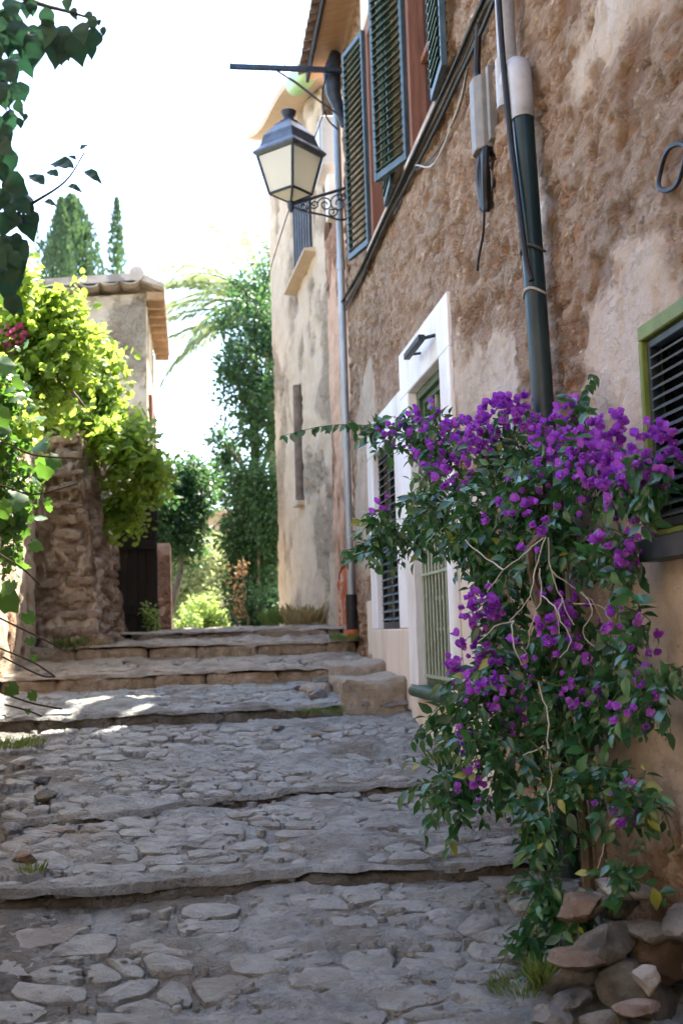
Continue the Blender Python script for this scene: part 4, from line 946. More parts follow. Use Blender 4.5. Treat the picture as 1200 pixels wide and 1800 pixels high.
BFLOW = [(1.08,4.90,2.04,0.11,0.11,22), (1.06,5.10,2.21,0.08,0.06,8), (0.94,5.20,2.16,0.10,0.08,8), (1.24,4.40,2.09,0.12,0.07,26), (1.18,4.50,2.02,0.09,0.08,16), (1.33,4.30,2.04,0.06,0.05,8), (1.38,4.00,2.01,0.06,0.05,10), (1.17,4.70,1.91,0.12,0.08,14), (1.33,4.10,1.95,0.07,0.05,9), (1.32,4.10,1.82,0.08,0.05,8), (1.38,3.70,1.76,0.13,0.07,34), (1.38,3.80,1.84,0.10,0.08,20), (1.37,3.35,1.71,0.07,0.07,22), (1.37,3.50,1.66,0.08,0.07,18), (1.36,3.50,1.50,0.08,0.08,12), (1.28,4.20,1.71,0.15,0.08,8), (1.34,3.45,1.22,0.09,0.10,6), (1.08,4.20,1.32,0.07,0.07,20), (1.03,4.25,1.19,0.05,0.11,8), (1.07,4.20,1.13,0.06,0.05,8), (1.30,3.90,1.31,0.10,0.07,9), (1.09,4.10,1.05,0.12,0.10,12), (1.31,3.80,1.05,0.10,0.08,8), (0.98,4.35,1.09,0.03,0.05,5), (1.23,3.90,1.21,0.12,0.08,8), (1.33,3.40,1.03,0.09,0.08,6), (0.99,4.10,0.70,0.08,0.08,4), (1.30,3.50,0.68,0.07,0.05,4), (0.94,4.20,0.84,0.06,0.04,4), (0.87,5.30,1.84,0.05,0.05,3), (1.37,3.24,1.74,.09,.08,22), (1.32,3.95,1.88,.12,.06,14), (1.15,4.6,2.05,.1,.06,12), (1.37,3.6,1.88,.08,.06,16), (1.2,4.2,.95,.15,.15,8), (1.25,3.9,1.6,.2,.1,8)]
bg = root('bougainvillea', (1.30, 3.85, .3), 'sprawling bougainvillea with purple bracts cascading down the brown house wall', 'shrub')
fr, tw = twiggy(BOUG, 1750, .050, droop=.7, twig=.16, nl=8, xmax=1.44, zmin=lambda x, y: street_z(x, y)+.02)
# the sprays that reach out to the left
for pts in ([(.95, 5.25, 2.2), (.77, 5.3, 2.23), (.61, 5.3, 2.22), (.44, 5.3, 2.18)], [(1.40, 3.9, 1.95), (1.41, 3.88, 2.05), (1.43, 3.85, 2.14)], [(.98, 5.3, 1.68), (.83, 5.4, 1.66), (.74, 5.42, 1.64)], [(1.0, 4.3, .95), (.9, 4.35, .9), (.83, 4.4, .82)]):
    P_ = bez(pts, 5); tw.append(P_)
    for k, p in enumerate(P_[3:]):
        for s in (-1, 1):
            if random.random() < .75: fr.append(frame(p, Vector((s*.5-.2, random.uniform(-.4, .2), -.8)), Vector((0, -1, .4))+rv()*.4, random.uniform(.03, .058)))
near, rest = split_parts(fr, 300)
leaf_parts('leaf', near, 'ovate', 'boug_leaf', bg); leaf_cloud('foliage', rest, 'ovate', 'boug_leaf', bg)
tubes('twigs', tw, .0028, 'twig_green', bg, 3, 'stuff')
for pts in ([(1.2, 3.75, 1.55), (1.16, 3.72, 1.44), (1.12, 3.72, 1.35), (1.08, 3.75, 1.27)], [(1.2, 3.75, 1.55), (1.22, 3.72, 1.44), (1.25, 3.71, 1.34), (1.28, 3.74, 1.25)], [(1.22, 3.72, 1.44), (1.31, 3.70, 1.36), (1.37, 3.72, 1.3), (1.40, 3.75, 1.2)], [(1.16, 3.72, 1.44), (1.17, 3.70, 1.35), (1.13, 3.72, 1.25), (1.12, 3.75, 1.17)], [(1.2, 3.75, 1.55), (1.12, 3.72, 1.49), (1.05, 3.75, 1.44), (1.01, 3.8, 1.37)], [(1.08, 3.75, 1.27), (1.01, 3.75, 1.25), (.96, 3.8, 1.2)], [(1.29, 3.72, 1.32), (1.37, 3.70, 1.31), (1.40, 3.70, 1.24), (1.42, 3.72, 1.14)], [(1.15, 3.70, 1.06), (1.165, 3.67, .95), (1.14, 3.67, .85), (1.16, 3.66, .76), (1.145, 3.66, .68), (1.17, 3.68, .57)], [(1.35, 3.6, .62), (1.3, 3.6, .53), (1.28, 3.62, .46)], [(1.15, 3.67, .85), (1.08, 3.68, .82)], [(1.25, 3.71, 1.34), (1.22, 3.68, 1.28), (1.24, 3.66, 1.20), (1.20, 3.66, 1.14)], [(1.17, 3.70, 1.35), (1.20, 3.66, 1.30), (1.21, 3.64, 1.22)], [(1.08, 3.75, 1.27), (1.06, 3.72, 1.20), (1.09, 3.70, 1.12)], [(1.31, 3.70, 1.36), (1.33, 3.66, 1.30), (1.31, 3.66, 1.22), (1.34, 3.66, 1.16)], [(1.05, 3.75, 1.44), (1.0, 3.85, 1.50), (.97, 3.9, 1.56)], [(1.34, 3.9, .25), (1.36, 4.0, .7), (1.30, 4.05, 1.2), (1.2, 3.9, 1.5), (1.2, 3.75, 1.56)], [(1.38, 3.85, .25), (1.40, 3.95, .8), (1.40, 4.1, 1.5), (1.35, 4.3, 1.8)]):
    b = MB(); r0 = .0027 if pts[0][2] > .3 else .022; P_ = bez([(a+random.uniform(-.006, .006), b_+random.uniform(.0, .07), c) for a, b_, c in pts], 4); P_ = [p+Vector((random.uniform(-.004, .004), random.uniform(-.004, .004), random.uniform(-.003, .003))) for p in P_]; b.tube(P_, [r0*(1-.45*k/len(P_)) for k in range(len(P_))], 6); b.build('stem', 'twig_pale' if r0 < .01 else 'bark', bg, smooth=True)
# flowers: three papery bracts round a white floret
def flower_mesh():
    bv, bf = LB['bract']; b = MB()
    for k in range(3):
        A = Matrix.Rotation(R(120*k+random.uniform(-15, 15)), 4, 'Z') @ Matrix.Rotation(R(-random.uniform(35, 65)), 4, 'Y')
        b.add([A @ Vector(v) for v in bv], [tuple(q) for q in bf])
    nb = len(b.f); b.cm = 1; b.tube([(0, 0, .05), (.02, .01, .42)], .022, 5); b.tube([(.02, .01, .42), (.02, .01, .46)], [.02, .09], 5)
    me = bpy.data.meshes.new('flower'); me.from_pydata(b.v, [], b.f); me.polygons.foreach_set('material_index', b.mi); me.polygons.foreach_set('use_smooth', [True]*len(b.f))
    at = me.attributes.new('rnd', 'FLOAT', 'POINT'); at.data.foreach_set('value', [random.random()]*len(b.v)); me.materials.append(M['bract']); me.materials.append(M['floret_white']); return me
FM = [flower_mesh() for _ in range(6)]
ff = []
for (x, y, z, rx, rz, c) in BFLOW:
    for q in range(int(c*2.3)):
        d = rv(); d.y = -abs(d.y)*.9; r = random.uniform(.3, 1.0)**.8*1.3
        p = Vector((x+d.x*rx*r, y-.03+d.y*rx*r, z+d.z*rz*r))
        if p.x > 1.42: p.x = 1.42-random.uniform(0, .05)
        a = (Vector((-.25, -.7, .35))+rv()*.8).normalized(); q_ = a.to_track_quat('Z', 'Y'); s = random.uniform(.020, .040)
        ff.append(Matrix.Translation(p) @ q_.to_matrix().to_4x4() @ Matrix.Scale(s, 4))
ff.sort(key=lambda f: (f.translation-CAM).length*random.uniform(.9, 1.1))
base = WL[bg.name]
for f in ff[:300]:
    o = bpy.data.objects.new('flower', random.choice(FM)); COL.objects.link(o); o.parent = bg; o.matrix_local = Matrix.Translation(-base) @ f
b = MB()
for f in ff[300:]:
    me = random.choice(FM); b.add([f @ v.co for v in me.vertices], [tuple(p.vertices) for p in me.polygons]); b.mi[-len(me.polygons):] = [p.material_index for p in me.polygons]
if b.v:
    me = bpy.data.meshes.new('flowers'); me.from_pydata(b.v, [], b.f); me.polygons.foreach_set('material_index', b.mi); me.polygons.foreach_set('use_smooth', [True]*len(b.f))
    me.attributes.new('rnd', 'FLOAT', 'POINT').data.foreach_set('value', list(np.repeat(RNG.random(len(b.v)//len(FM[0].vertices)+1), len(FM[0].vertices))[:len(b.v)]))
    setp(obj('flowers', me, ['bract', 'floret_white'], bg), kind='stuff')

# ---- overhanging climber at top left, close to the eye
NL_A = [(-0.461,2.934,0.083),(-0.416,2.952,0.052),(-0.379,2.946,0.037),(-0.446,2.854,0.090),(-0.401,2.824,0.090),(-0.424,2.887,0.060),(-0.349,2.858,0.068),(-0.364,2.898,0.052),(-0.311,2.868,0.075),(-0.341,2.834,0.083),(-0.266,2.856,0.060),(-0.296,2.828,0.075),(-0.232,2.863,0.057),(-0.299,2.941,0.045),(-0.468,2.765,0.060),(-0.483,2.877,0.083),(-0.212,2.896,0.024),(-0.250,2.911,0.027),(-0.461,2.709,0.057),(-0.479,2.669,0.060),(-0.446,2.678,0.039),(-0.476,2.582,0.052),(-0.439,2.630,0.027),(-0.419,2.642,0.021),(-0.483,2.534,0.060),(-0.486,2.495,0.045),(-.50,2.80,.08),(-.53,2.9,.08),(-.52,2.7,.07),(-.53,2.55,.07)]
NL_B = [(-0.346,2.609,0.064,160),(-0.270,2.587,0.051,-25),(-0.373,2.573,0.035,150),(-0.321,2.549,0.038,-10),(-0.410,2.533,0.048,140),(-0.389,2.502,0.032,-10),(-0.318,2.621,0.022,150),(-0.285,2.643,0.026,40),(-0.460,2.504,0.064,170),(-0.491,2.520,0.064,100),(-0.484,2.470,0.072,200),(-0.452,2.429,0.072,-60),(-0.429,2.438,0.048,-70),(-0.499,2.411,0.064,-100),(-0.491,2.345,0.112,-60),(-0.499,2.263,0.112,-80),(-0.460,2.487,0.048,-50),(-0.515,2.453,0.064,180),(-0.476,2.379,0.048,-90)]
nc = root('climbing_plant', (-1.25, 3.1, -.1), 'dark leaved climber overhanging the path from the upper left corner', 'climber')
fr = []
for (x, z, s) in NL_A:
    for q in range(2): fr.append(frame((x+random.uniform(-.02, .02)*q, 3.0+random.uniform(-.06, .06), z+s*.6+random.uniform(-.02, .02)*q), (random.uniform(-.35, .35), random.uniform(-.3, .3), -1), (random.uniform(-.5, .5), -1, random.uniform(-.3, .5)), s*1.15*(1-.25*q), 1.1))
for (x, z, s, a) in NL_B:
    d = Vector((math.cos(R(a)), random.uniform(-.2, .2), math.sin(R(a)))); p = Vector((x, 3.2+random.uniform(-.05, .05), z))-d*s*.5
    fr.append(frame(p, d, (random.uniform(-.3, .3), -.8, .6), s*1.25, 1.1))
for q in range(60):
    z = random.uniform(2.2, 2.98); x = -.545+.075*random.random()**1.5+(.03 if z > 2.8 or z < 2.5 else 0)
    fr.append(frame((x, 3.1+random.uniform(-.12, .12), z), (random.uniform(-.5, .6), random.uniform(-.3, .3), -1+random.random()*.8), (random.uniform(-.5, .5), -1, random.uniform(-.3, .6)), random.uniform(.04, .09), 1.15))
leaf_parts('leaf', fr, 'fine', 'boug_dark', nc)
f2, tw = twiggy([(-1.15, 1.6, 2.3, .45, .7), (-1.2, 2.6, 2.4, .4, .6), (-1.25, 3.4, 2.2, .4, .7), (-1.0, 1.2, 1.2, .35, .6), (-1.25, 2.4, 1.2, .35, .7), (-1.3, 3.6, 1.1, .3, .6), (-1.0, 2.0, 3.1, .45, .3)], 260, .075, droop=.7, twig=.3, nl=8)
leaf_cloud('foliage', [f for f in f2 if f.translation.x < -.19*f.translation.y-.16], 'ovate', 'boug_dark', nc)
for pts, r0 in (([(-1.3, 3.2, -.1), (-1.25, 3.1, 1.2), (-1.1, 3.05, 2.3), (-.8, 3.0, 2.85), (-.5, 3.0, 2.98), (-.36, 3.0, 2.96), (-.24, 3.0, 2.93)], .02), ([(-1.1, 3.05, 2.1), (-.8, 3.15, 2.3), (-.53, 3.2, 2.42), (-.437, 3.2, 2.48), (-.34, 3.2, 2.55), (-.285, 3.2, 2.638)], .010), ([(-.7, 3.0, 2.88), (-.53, 3.0, 2.78), (-.47, 3.0, 2.68), (-.44, 3.0, 2.64)], .006)):
    b = MB(); P_ = bez(pts, 5); b.tube(P_, [max(.0022, r0*(1-.9*k/len(P_))) for k in range(len(P_))], 6); b.build('stem', 'bark_dark', nc, smooth=True)
for x, y, z in ((-.485, 3.0, 2.74), (-.47, 3.2, 2.43), (-.49, 3.0, 2.72)):
    o = bpy.data.objects.new('flower', FM[0]); COL.objects.link(o); o.parent = nc; o.matrix_local = Matrix.Translation(Vector((x, y, z))-WL[nc.name]) @ Matrix.Rotation(random.uniform(0, 6), 4, 'Z') @ Matrix.Rotation(R(70), 4, 'X') @ Matrix.Scale(.035, 4)

# ---- sunlit vine on the left wall
VINE = [(-1.37,9.50,3.92,0.28,0.31), (-1.04,9.50,3.73,0.31,0.31), (-0.95,11.50,4.00,0.26,0.34), (-1.25,9.30,3.30,0.33,0.28), (-1.15,11.5,3.72,0.35,0.29), (-1.34,9.00,4.10,0.16,0.20), (-1.32,8.50,2.78,0.17,0.21), (-0.70,11.00,3.19,0.27,0.25), (-0.53,11.20,2.92,0.28,0.25), (-0.68,11.40,2.55,0.20,0.26), (-0.37,11.40,2.89,0.17,0.23), (-0.87,11.5,3.55,0.25,0.29), (-1.6, 9.4, 3.5, .3, .4), (-1.7, 8.6, 3.3, .3, .4), (-1.15, 9.4, 4.0, .25, .2), (-.55, 11.2, 3.2, .2, .2), (-1.25, 10.9, 3.35, .25, .15), (-1.05, 11.2, 3.3, .2, .15)]
vn = root('grape_vine', (-1.45, 9.2, .8), 'broad leaved vine glowing yellow green in the sun over the left wall', 'vine')
fr, tw = twiggy(VINE, 1150, .074, droop=.35, twig=.34, nl=7, up_bias=.9)
near, rest = split_parts(fr, 300)
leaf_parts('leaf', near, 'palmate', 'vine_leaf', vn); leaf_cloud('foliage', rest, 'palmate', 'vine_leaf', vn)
tubes('twigs', tw, .004, 'twig_green', vn, 3, 'stuff')
for pts in ([(-1.44, 8.2, .70), (-1.42, 8.22, 1.8), (-1.40, 8.5, 2.8), (-1.25, 9.4, 3.4)], [(-1.25, 9.4, 3.4), (-1.1, 10.2, 3.5), (-.95, 11.0, 3.4), (-.6, 11.2, 3.0)]):
    b = MB(); P_ = bez(pts, 5); b.tube(P_, [.035*(1-.6*k/len(P_)) for k in range(len(P_))], 7); b.build('stem', 'bark', vn, smooth=True)
fr = []
for q in range(60):
    d = rv(); fr.append(frame((-1.38+d.x*.10, 9.15+d.y*.1, 3.66+d.z*.10), rv(), rv()+Vector((0, -1, .3)), random.uniform(.03, .05)))
leaf_parts('pink_flower', fr, 'bract', 'bract_pink', vn)
# ---- nearer shaded vine trailing into the path from the left
VN = [(-0.843,1.429,0.220,-50),(-0.752,1.347,0.110,-60),(-0.869,1.483,0.138,-120),(-0.830,1.020,0.110,-40),(-0.727,0.990,0.083,-60),(-0.740,1.161,0.055,-90),(-0.779,0.913,0.050,-90),(-0.740,1.240,0.069,-70),(-0.713,1.694,0.110,-30),(-0.791,1.911,0.165,-20),(-0.633,2.100,0.124,-40),(-0.738,2.184,0.165,200),(-0.844,2.543,0.193,-30),(-0.870,2.294,0.165,-60),(-0.686,2.046,0.138,-80),(-0.857,1.845,0.151,-70)]
v2 = root('trailing_vine', (-1.10, 5.7, .3), 'green vine with long bare runners trailing at the lower left edge', 'vine')
fr = []
for (x, z, s, a) in VN:
    d = Vector((math.cos(R(a)), random.uniform(-.3, .3), math.sin(R(a)))); p = Vector((x, 5.5+random.uniform(-.08, .08), z))-d*s*.5
    fr.append(frame(p, d, (random.uniform(-.4, .2), -.7, .7), s*.75, 1.0))
f2, tw = twiggy([(-1.00,6.60,2.11,0.15,0.18), (-1.01,6.60,1.85,0.10,0.18), (-1.04,6.60,2.34,0.10,0.17), (-1.12, 6.5, 2.6, .2, .3)], 700, .065, droop=.5, twig=.25, nl=7)
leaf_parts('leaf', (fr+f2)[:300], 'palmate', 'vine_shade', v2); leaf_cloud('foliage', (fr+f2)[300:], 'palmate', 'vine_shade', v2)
tubes('twigs', tw, .003, 'bark_dark', v2, 3, 'stuff')
for pts in ([(-.95, 5.5, 1.7), (-.79, 5.5, 1.59), (-.71, 5.5, 1.51)], [(-1.0, 5.6, 1.42), (-.89, 5.5, 1.36), (-.74, 5.5, 1.28), (-.61, 5.5, 1.21)], [(-1.0, 5.6, 1.27), (-.89, 5.5, 1.22), (-.74, 5.5, 1.15), (-.64, 5.5, 1.08)], [(-.88, 5.5, 1.18), (-.71, 5.5, 1.09), (-.64, 5.5, 1.08)], [(-1.0, 5.6, 1.05), (-.87, 5.5, 1.01), (-.74, 5.5, .96), (-.61, 5.5, .93)], [(-.87, 5.5, .96), (-.77, 5.5, .93), (-.7, 5.5, .9)], [(-1.1, 5.8, 2.0), (-.9, 5.5, 1.99), (-.74, 5.5, 1.94), (-.53, 5.5, 1.99)], [(-1.1, 5.8, 2.3), (-.9, 5.5, 2.21), (-.74, 5.5, 2.13), (-.5, 5.5, 2.11)]):
    b = MB(); b.tube(bez(pts, 4), .0045, 5); b.build('stem', 'bark_dark', v2, smooth=True)
b = MB(); P_ = bez([(-1.10, 5.8, .3), (-1.02, 5.75, .9), (-1.04, 5.8, 1.5), (-1.06, 6.2, 2.2), (-1.05, 6.5, 2.5)], 5); b.tube(P_, [.05*(1-.5*k/len(P_)) for k in range(len(P_))], 8); b.build('trunk', 'bark_dark', v2, smooth=True)

# ---- trees
def tree(name, label, cat, base, blobs, n, leaf, lm, kind='quad', trunk=.08, bark='bark', squash=1.0, group=None, sub=9, spread=.16):
    t = root(name, base, label, cat, group); fr = []
    tot = sum(b_[3]*b_[4] for b_ in blobs)
    for bl in blobs:
        c = Vector(bl[:3]); rx, rz = bl[3], bl[4]; k = int(n*rx*rz/tot/sub)+1
        for q in range(k):
            d = rv(); r = random.uniform(.25, 1.08)**.55; cc = c+Vector((d.x*rx*r, d.y*rx*r, d.z*rz*r)); sp = spread*max(rx, .35)
            for w in range(sub):
                e = rv(); p = cc+e*sp*random.uniform(.2, 1.3); ld = (e+Vector((0, 0, -.35))+rv()*.4); fr.append(frame(p, ld, Vector((0, 0, .8))+rv()*.7, leaf*random.uniform(.6, 1.3)))
    leaf_cloud('crown', fr, kind, lm, t, None)
    b = MB(); bs = Vector(base); tops = sorted(blobs, key=lambda q: q[2]); hi = Vector(tops[-1][:3])
    main = [bs]+[bs.lerp(hi, k/5)+Vector((random.uniform(-.06, .06), random.uniform(-.06, .06), 0)) for k in range(1, 6)]
    b.tube(main, [trunk*(1-.16*k) for k in range(6)], 8)
    for bl in tops[:-1]:
        c = Vector(bl[:3]); s = main[min(4, max(1, int(5*(c.z-bs.z)/max(.1, hi.z-bs.z))-0))]; s = s-Vector((0, 0, .1)); b.tube(bez([s, s.lerp(c, .5)+Vector((0, 0, .05)), c], 4), [trunk*.4]*8+[trunk*.12], 5)
    b.build('trunk', bark, t, smooth=True); return t
RTREE = [(1.11,19.00,7.21,0.36,0.47), (0.92,18.50,6.37,0.51,0.51), (0.98,18.00,5.58,0.49,0.49), (0.83,18.00,5.02,0.45,0.40), (1.06,17.50,4.37,0.35,0.53), (0.91,17.50,3.48,0.46,0.53), (0.87,17.00,2.73,0.44,0.55), (0.63,18.50,5.70,0.28,0.28), (0.56,18.50,4.37,0.28,0.42), (0.59,18.50,3.80,0.28,0.37), (1.5, 18.2, 6.2, .5, .6), (1.5, 17.6, 4.8, .5, .7), (1.5, 17.0, 3.0, .5, .8)]
tree('evergreen_tree', 'tall dark evergreen tree filling the gap left of the tan house', 'tree', (1.05, 17.6, 1.3), RTREE, 21000, .085, 'tree_dark', trunk=.11, sub=34, spread=.34)
tree('low_shrub', 'low dark green bush at the foot of the tan house', 'shrub', (.95, 16.3, 1.3), [(0.90,17.00,2.05,0.44,0.51), (0.90,16.50,1.62,0.45,0.29), (1.1, 16.0, 1.6, .3, .3), (.92, 16.9, 2.8, .42, .5), (.95, 17.0, 3.4, .36, .4)], 16000, .07, 'tree_dark', trunk=.03, sub=20, spread=.3)
tree('carob_tree', 'small dark round crowned tree behind the gate pier', 'tree', (-.36, 14.4, 1.3), [(-.15, 14.4, 2.45, .32, .22), (-0.11,14.50,3.11,0.36,0.42), (-0.05,14.50,2.82,0.28,0.33), (-0.26,14.20,2.65,0.21,0.28), (0.06,14.80,3.00,0.18,0.30), (-.35, 14.4, 3.0, .25, .3), (-.5, 13.9, 2.9, .25, .25), (.1, 14.9, 3.3, .22, .2)], 11000, .075, 'tree_dark', trunk=.05, sub=18, spread=.42)
tree('olive_tree', 'pale grey green sunlit olive at the far end of the alley', 'tree', (.1, 23, 1.3), [(0.08,23.00,2.70,0.52,0.57), (0.01,23.00,2.02,0.57,0.57), (0.43,23.50,2.61,0.41,0.70), (-0.26,23.00,2.37,0.34,0.80), (.6, 24, 2.9, .4, .5), (-.5, 23.5, 2.8, .4, .5)], 16000, .085, 'tree_olive', trunk=.07)
tree('lime_bush', 'bright yellow green bush low at the far end of the alley', 'shrub', (.2, 21, 1.3), [(0.16,21.00,1.69,0.37,0.32), (0.42,21.00,1.53,0.21,0.26), (-0.05,20.50,1.48,0.21,0.21)], 2600, .08, 'tree_lime', trunk=.03)
tree('rusty_shrub', 'small shrub of rust coloured dry leaves in front of the evergreen', 'shrub', (.74, 15.9, 1.3), [(0.59,15.8,2.0,0.10,0.22), (0.66,15.8,2.2,0.10,0.12), (.60, 15.85, 1.65, .08, .2)], 200, .05, 'rust_leaf', trunk=.015)
tree('gate_sapling', 'fresh green seedling at the foot of the gate pier', 'shrub', (-.44, 12.2, 1.3), [(-.45, 12.2, 1.48, .06, .10), (-.42, 12.2, 1.40, .06, .06)], 160, .06, 'tree_lime', trunk=.008)
def cypress(name, label, base, h, r, n, lm, ragged=.25, leaf=.22, tips=0, top_=3.0):
    t = root(name, base, label, 'tree', 'conifers behind the tile roofed house'); fr = []; bs = Vector(base)
    for q in range(n):
        u = random.random(); prof = (1-u**top_)**.8*(.55+.45*min(1, u*3)); a = random.uniform(0, 2*math.pi); rr = r*prof*random.uniform(.45, 1.0+ragged*vnoise(np.array([a*2.0]), np.array([u*7]), 5)[0])
        p = bs+Vector((rr*math.cos(a), rr*math.sin(a), .3+u*(h-.3))); d = Vector((math.cos(a)*.45, math.sin(a)*.45, 1))+rv()*.3
        fr.append(frame(p, d, Vector((math.cos(a), math.sin(a), .2))+rv()*.5, leaf*random.uniform(.6, 1.3), .9))
    for q in range(tips):
        a = random.uniform(0, 6.28); u = random.uniform(.25, .8); p0 = bs+Vector((math.cos(a)*r*.8, math.sin(a)*r*.8, u*h))
        for w in range(60):
            tt = random.random(); p = p0+Vector((math.cos(a)*.5*tt, math.sin(a)*.5*tt, 1.6*tt))+rv()*.16*(1-tt*.7); fr.append(frame(p, Vector((math.cos(a)*.3, math.sin(a)*.3, 1))+rv()*.3, rv(), leaf*random.uniform(.6, 1.2), .8))
    leaf_cloud('crown', fr, 'quad', lm, t, None)
    b = MB(); b.tube([bs, bs+Vector((0, 0, h*.5)), bs+Vector((0, 0, h*.95))], [r*.16, r*.10, .02], 7); b.build('trunk', 'bark', t, smooth=True); return t
cypress('cypress_tree', 'broad tall cypress with ragged side tips behind the roof', (-3.62, 36, 1.3), 14.0, .85, 16000, 'cypress_leaf', .7, .20, 30, 9.0)
cypress('cypress_tree', 'smaller pointed light green cypress in front of the broad one', (-3.30, 30, 1.3), 11.6, .55, 8000, 'cypress_leaf', .1, .15, 0, 4.5)
cypress('conifer_tree', 'slim sparse bluish conifer just right of the cypresses', (-2.45, 40, 1.3), 15.6, .62, 3200, 'cypress_leaf', 1.0, .20, 10, 2.2)
# palm behind the evergreen
pm = root('palm_tree', (1.75, 22, 1.3), 'feathery date palm arching out above the evergreen tree', 'palm')
b = MB(); b.tube([(1.75, 22, 1.3), (1.72, 22, 4), (1.68, 22, 7.4)], [.24, .2, .22], 10); b.build('trunk', 'bark', pm, smooth=True)
cr = Vector((1.68, 22, 7.5))
def frond(az, el, L_, droop):
    fr = []; p = cr.copy(); d = Vector((math.cos(az)*math.cos(el), math.sin(az)*math.cos(el), math.sin(el))); pts = [p.copy()]; n = 26
    for k in range(n):
        d = (d+Vector((0, 0, -droop/n))).normalized(); p = p+d*(L_/n); pts.append(p.copy()); t = k/n
        if k < 3: continue
        sd_ = d.cross(Vector((0, 0, 1))).normalized(); ll = .46*math.sin(math.pi*(.12+.86*t))**.7
        for s in (-1, 1):
            for w in (0, .5):
                ld = sd_*s*.75+d*.65+Vector((0, 0, -.22))+rv()*.12; fr.append(frame(p+d*(L_/n)*w, ld, Vector((0, 0, 1))+d*.2, ll*random.uniform(.85, 1.1), .16))
    bv, bf = LB['quad']; T = np.array([[list(r) for r in f] for f in fr]); V = np.einsum('nij,kj->nki', T[:, :3, :3], bv)+T[:, None, :3, 3]; F = (bf[None]+(np.arange(len(fr))*len(bv))[:, None, None]).reshape(-1, 3)
    o = obj('frond', npmesh('frond', V.reshape(-1, 3), F, {'rnd': np.repeat(RNG.random(len(fr)), len(bv))}), 'palm_leaf', pm)
    b = MB(); b.tube(pts, [.025*(1-.8*k/n) for k in range(n+1)], 5); b.build('rachis', 'twig_green', o, smooth=True)
for k in range(22):
    az = R(180)+random.uniform(-1.6, 1.6) if k < 14 else random.uniform(0, 6.28); frond(az, random.uniform(-.05, 1.15), random.uniform(2.5, 3.2), random.uniform(.9, 1.7))
frond(R(176), .55, 3.1, 1.3); frond(R(182), .3, 3.0, .9); frond(R(190), .75, 3.2, 1.5); frond(R(170), .1, 2.9, .7); frond(R(185), .95, 3.0, 1.6)

# ---- weeds
def weed(name, label, x, y, z, r, h, n, lm='grass_leaf', cat='weeds'):
    t = root(name, (x, y, z), label, cat, None); fr = []
    for q in range(n):
        a = random.uniform(0, 6.28); rr = r*math.sqrt(random.random()); d = Vector((math.cos(a)*.5, math.sin(a)*.5, 1))+rv()*.35
        fr.append(frame((x+math.cos(a)*rr, y+math.sin(a)*rr, z-.005+random.uniform(0, h*.25)), d, rv(), h*random.uniform(.4, 1.0), .35))
    leaf_cloud('blades', fr, 'narrow', lm, t); return t
weed('weeds', 'dry straw tuft at the foot of the stone buttress', -.95, 10.5, 1.13, .20, .14, 260, 'dry_leaf')
weed('weeds', 'green weeds at the left end of the upper step', -1.08, 10.42, 1.13, .12, .16, 160)
weed('weeds', 'orange dry grass under the tan house wall', 1.25, 12.6, 1.33, .22, .24, 240, 'dry_leaf')
weed('weeds', 'green weeds at the base of the tan house corner', 1.08, 13.3, 1.33, .28, .24, 240)
weed('weeds', 'green tuft beside the orange pipe base', 1.33, 10.05, 1.16, .12, .10, 140)
weed('weeds', 'moss and weeds on the edge of the third step beside the block', .86, 7.83, .70, .16, .06, 260)
weed('weeds', 'weeds growing under the door threshold', 1.40, 6.35, street_z(1.4, 6.35), .10, .11, 110)
weed('weeds', 'bright tuft in the dark corner at the left end of the lowest step', -.62, 4.60, .37, .05, .045, 90)
weed('weeds', 'second lower tuft on the lowest step left end', -.56, 4.40, .33, .05, .035, 110)
weed('weeds', 'mossy grass patch at the left foot of the garden wall', -1.12, 7.2, street_z(-1.12, 7.2), .22, .07, 420)
weed('weeds', 'low weeds under the hanging end of the bougainvillea', .98, 3.52, street_z(.98, 3.52), .10, .045, 260)
weed('weeds', 'small green cushion plant beside the rock pile', 1.03, 3.44, street_z(1.03, 3.44)+.05, .04, .09, 140)

# ---- rock pile at the lower right
def rock(x, y, z, sx, sy, sz, matn, label, seed, rz=0, tilt=0, flat=15):
    rg = np.random.default_rng(seed); bm = bmesh.new(); bmesh.ops.create_icosphere(bm, subdivisions=3, radius=1.0); V = np.array([v.co[:] for v in bm.verts])
    for q in range(flat):
        nn = rg.normal(0, 1, 3); nn /= np.linalg.norm(nn); dd = rg.uniform(.50, .82); ex = V @ nn-dd; V -= np.clip(ex, 0, None)[:, None]*nn
    V = V*(1+(fbm(V[:, 0]*3+seed, V[:, 1]*3+V[:, 2]*2.3, 4, seed, .6)-.5)[:, None]*.30)
    for v, c in zip(bm.verts, V): v.co = Vector(c)
    bmesh.ops.transform(bm, matrix=Matrix.Rotation(rz, 4, 'Z') @ Matrix.Rotation(tilt, 4, 'Y') @ Matrix.Diagonal((sx, sy, sz, 1)), verts=bm.verts)
    me = bpy.data.meshes.new('rock'); bm.to_mesh(me); bm.free(); me.polygons.foreach_set('use_smooth', [True]*len(me.polygons)); me.set_sharp_from_angle(angle=R(28)); me.materials.append(M[matn])
    o = bpy.data.objects.new('rock', me); place(o, None, (x, y, z)); return setp(o, label, 'rock', 'rocks piled at the foot of the house wall')
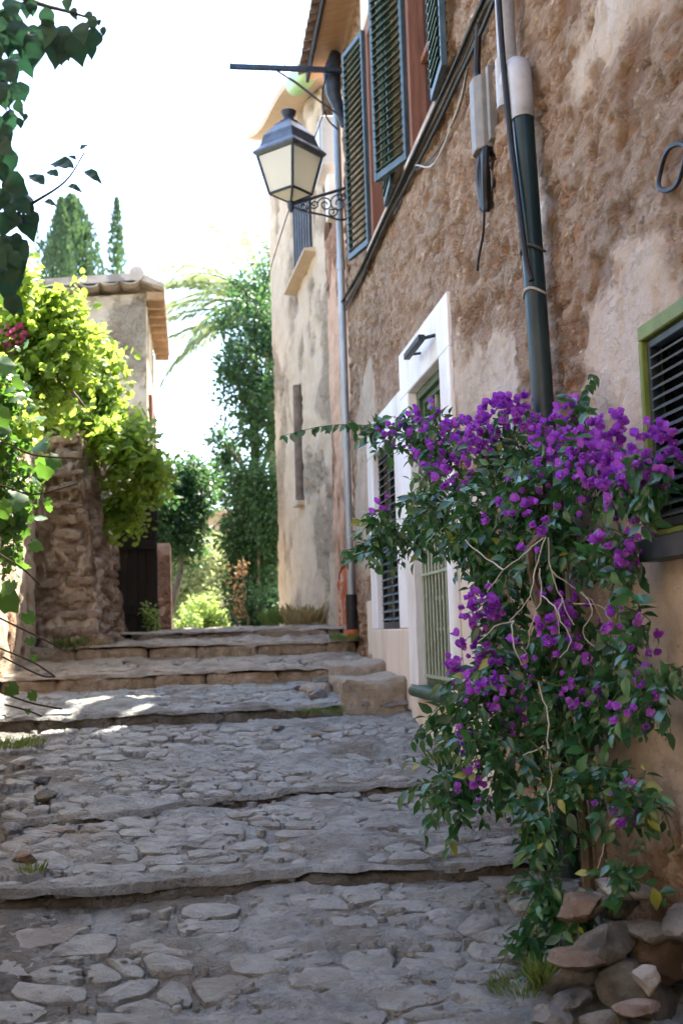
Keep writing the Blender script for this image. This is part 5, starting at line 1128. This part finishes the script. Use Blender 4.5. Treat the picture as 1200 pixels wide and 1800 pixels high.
RK = [(1.13, 3.36, .27, .095, .07, .045, 'rock_brown', 'rust brown rock at the left shoulder of the pile'),
      (1.33, 3.36, .335, .085, .07, .045, 'rock_olive', 'rounded olive brown rock near the top of the pile'),
      (1.22, 3.42, .30, .12, .08, .06, 'rock_olive', 'large dark olive boulder in the middle of the pile'),
      (1.27, 3.24, .235, .045, .035, .045, 'rock_pale', 'small pale upright stone in the middle of the pile'),
      (1.21, 3.18, .180, .085, .06, .022, 'rock_pink', 'flat pinkish brick like slab lying across the pile'),
      (1.31, 3.16, .105, .10, .07, .045, 'rock_grey', 'long flat pale grey rock at the bottom right of the pile'),
      (.985, 3.26, .145, .055, .05, .04, 'rock_grey', 'rounded grey rock at the left foot of the pile'),
      (1.13, 3.20, .135, .07, .06, .05, 'rock_olive', 'dull rounded rock below the pinkish slab'),
      (1.17, 3.50, .38, .07, .06, .05, 'rock_brown', 'brown rock behind the olive boulder'),
      (1.40, 3.28, .36, .05, .05, .06, 'rock_grey', 'grey rock leaning on the wall at the right edge'),
      (1.39, 3.18, .27, .05, .05, .04, 'rock_olive', 'dark rock under the leaning grey one at the right edge'),
      (1.05, 3.30, .165, .075, .06, .035, 'rock_grey', 'flat grey slab between the round rock and the pinkish slab'),
      (1.32, 3.52, .42, .11, .08, .045, 'rock_pale', 'pale flat stone lying at the back of the pile by the wall'),
      (1.40, 3.10, .17, .05, .05, .04, 'rock_brown', 'reddish rock at the bottom right corner'),
      (1.05, 3.10, .10, .07, .06, .04, 'rock_grey', 'grey rock at the bottom edge of the pile'),
      (1.20, 3.06, .07, .08, .06, .05, 'rock_olive', 'dark rock at the bottom edge under the long flat one'),
      (1.11, 3.44, .20, .09, .08, .06, 'rock_grey', 'grey rock buried behind the rust brown one'),
      (1.28, 3.34, .16, .13, .10, .09, 'rock_olive', 'big dark rock buried in the core of the pile'),
      (1.38, 3.42, .25, .10, .10, .12, 'rock_brown', 'brown rock buried against the wall'),
      (.92, 3.20, .10, .05, .04, .025, 'rock_grey', 'small flat stone lying on the path left of the pile'),
      (1.23, 3.62, .36, .09, .07, .05, 'rock_pale', 'pale stone at the wall foot behind the pile'),
      (1.36, 3.70, .36, .09, .09, .07, 'rock_grey', 'grey stone at the wall foot under the hanging leaves')]
for k, (x, y, z, sx, sy, sz, mm, lb) in enumerate(RK): rock(x, y, z, sx*1.2, sy*1.2, sz*1.1, mm, lb, 200+k, random.uniform(-.5, .5), random.uniform(-.2, .2))
for k, (x, y, s, mm, lb) in enumerate([(.55, 7.45, .05, 'rock_grey', 'loose grey stone lying below the third step'), (.75, 7.2, .04, 'rock_brown', 'small brown stone on the path near the block'), (-.95, 6.6, .07, 'rock_pale', 'flat loose stone at the left margin of the path'), (-.78, 6.1, .055, 'rock_grey', 'loose stone in the gully at the left of the path'), (.88, 8.15, .09, 'rock_grey', 'broken grey stone on the tread left of the block'), (.98, 8.7, .10, 'rock_olive', 'mossy stone behind the broken one'), (.80, 8.5, .07, 'rock_grey', 'small broken stone below the fourth step'), (-.72, 5.75, .06, 'rock_olive', 'dark stone at the left end of the second step'), (-.80, 5.2, .06, 'rock_grey', 'grey stone in the broken left edge of the path'), (-.68, 4.75, .055, 'rock_brown', 'brown stone above the left end of the lowest step')]):
    o = rock(x, y, street_z(x, y)+s*.25, s*1.3, s, s*.55, mm, lb, 300+k, random.uniform(0, 3)); o['group'] = 'loose stones on the path'
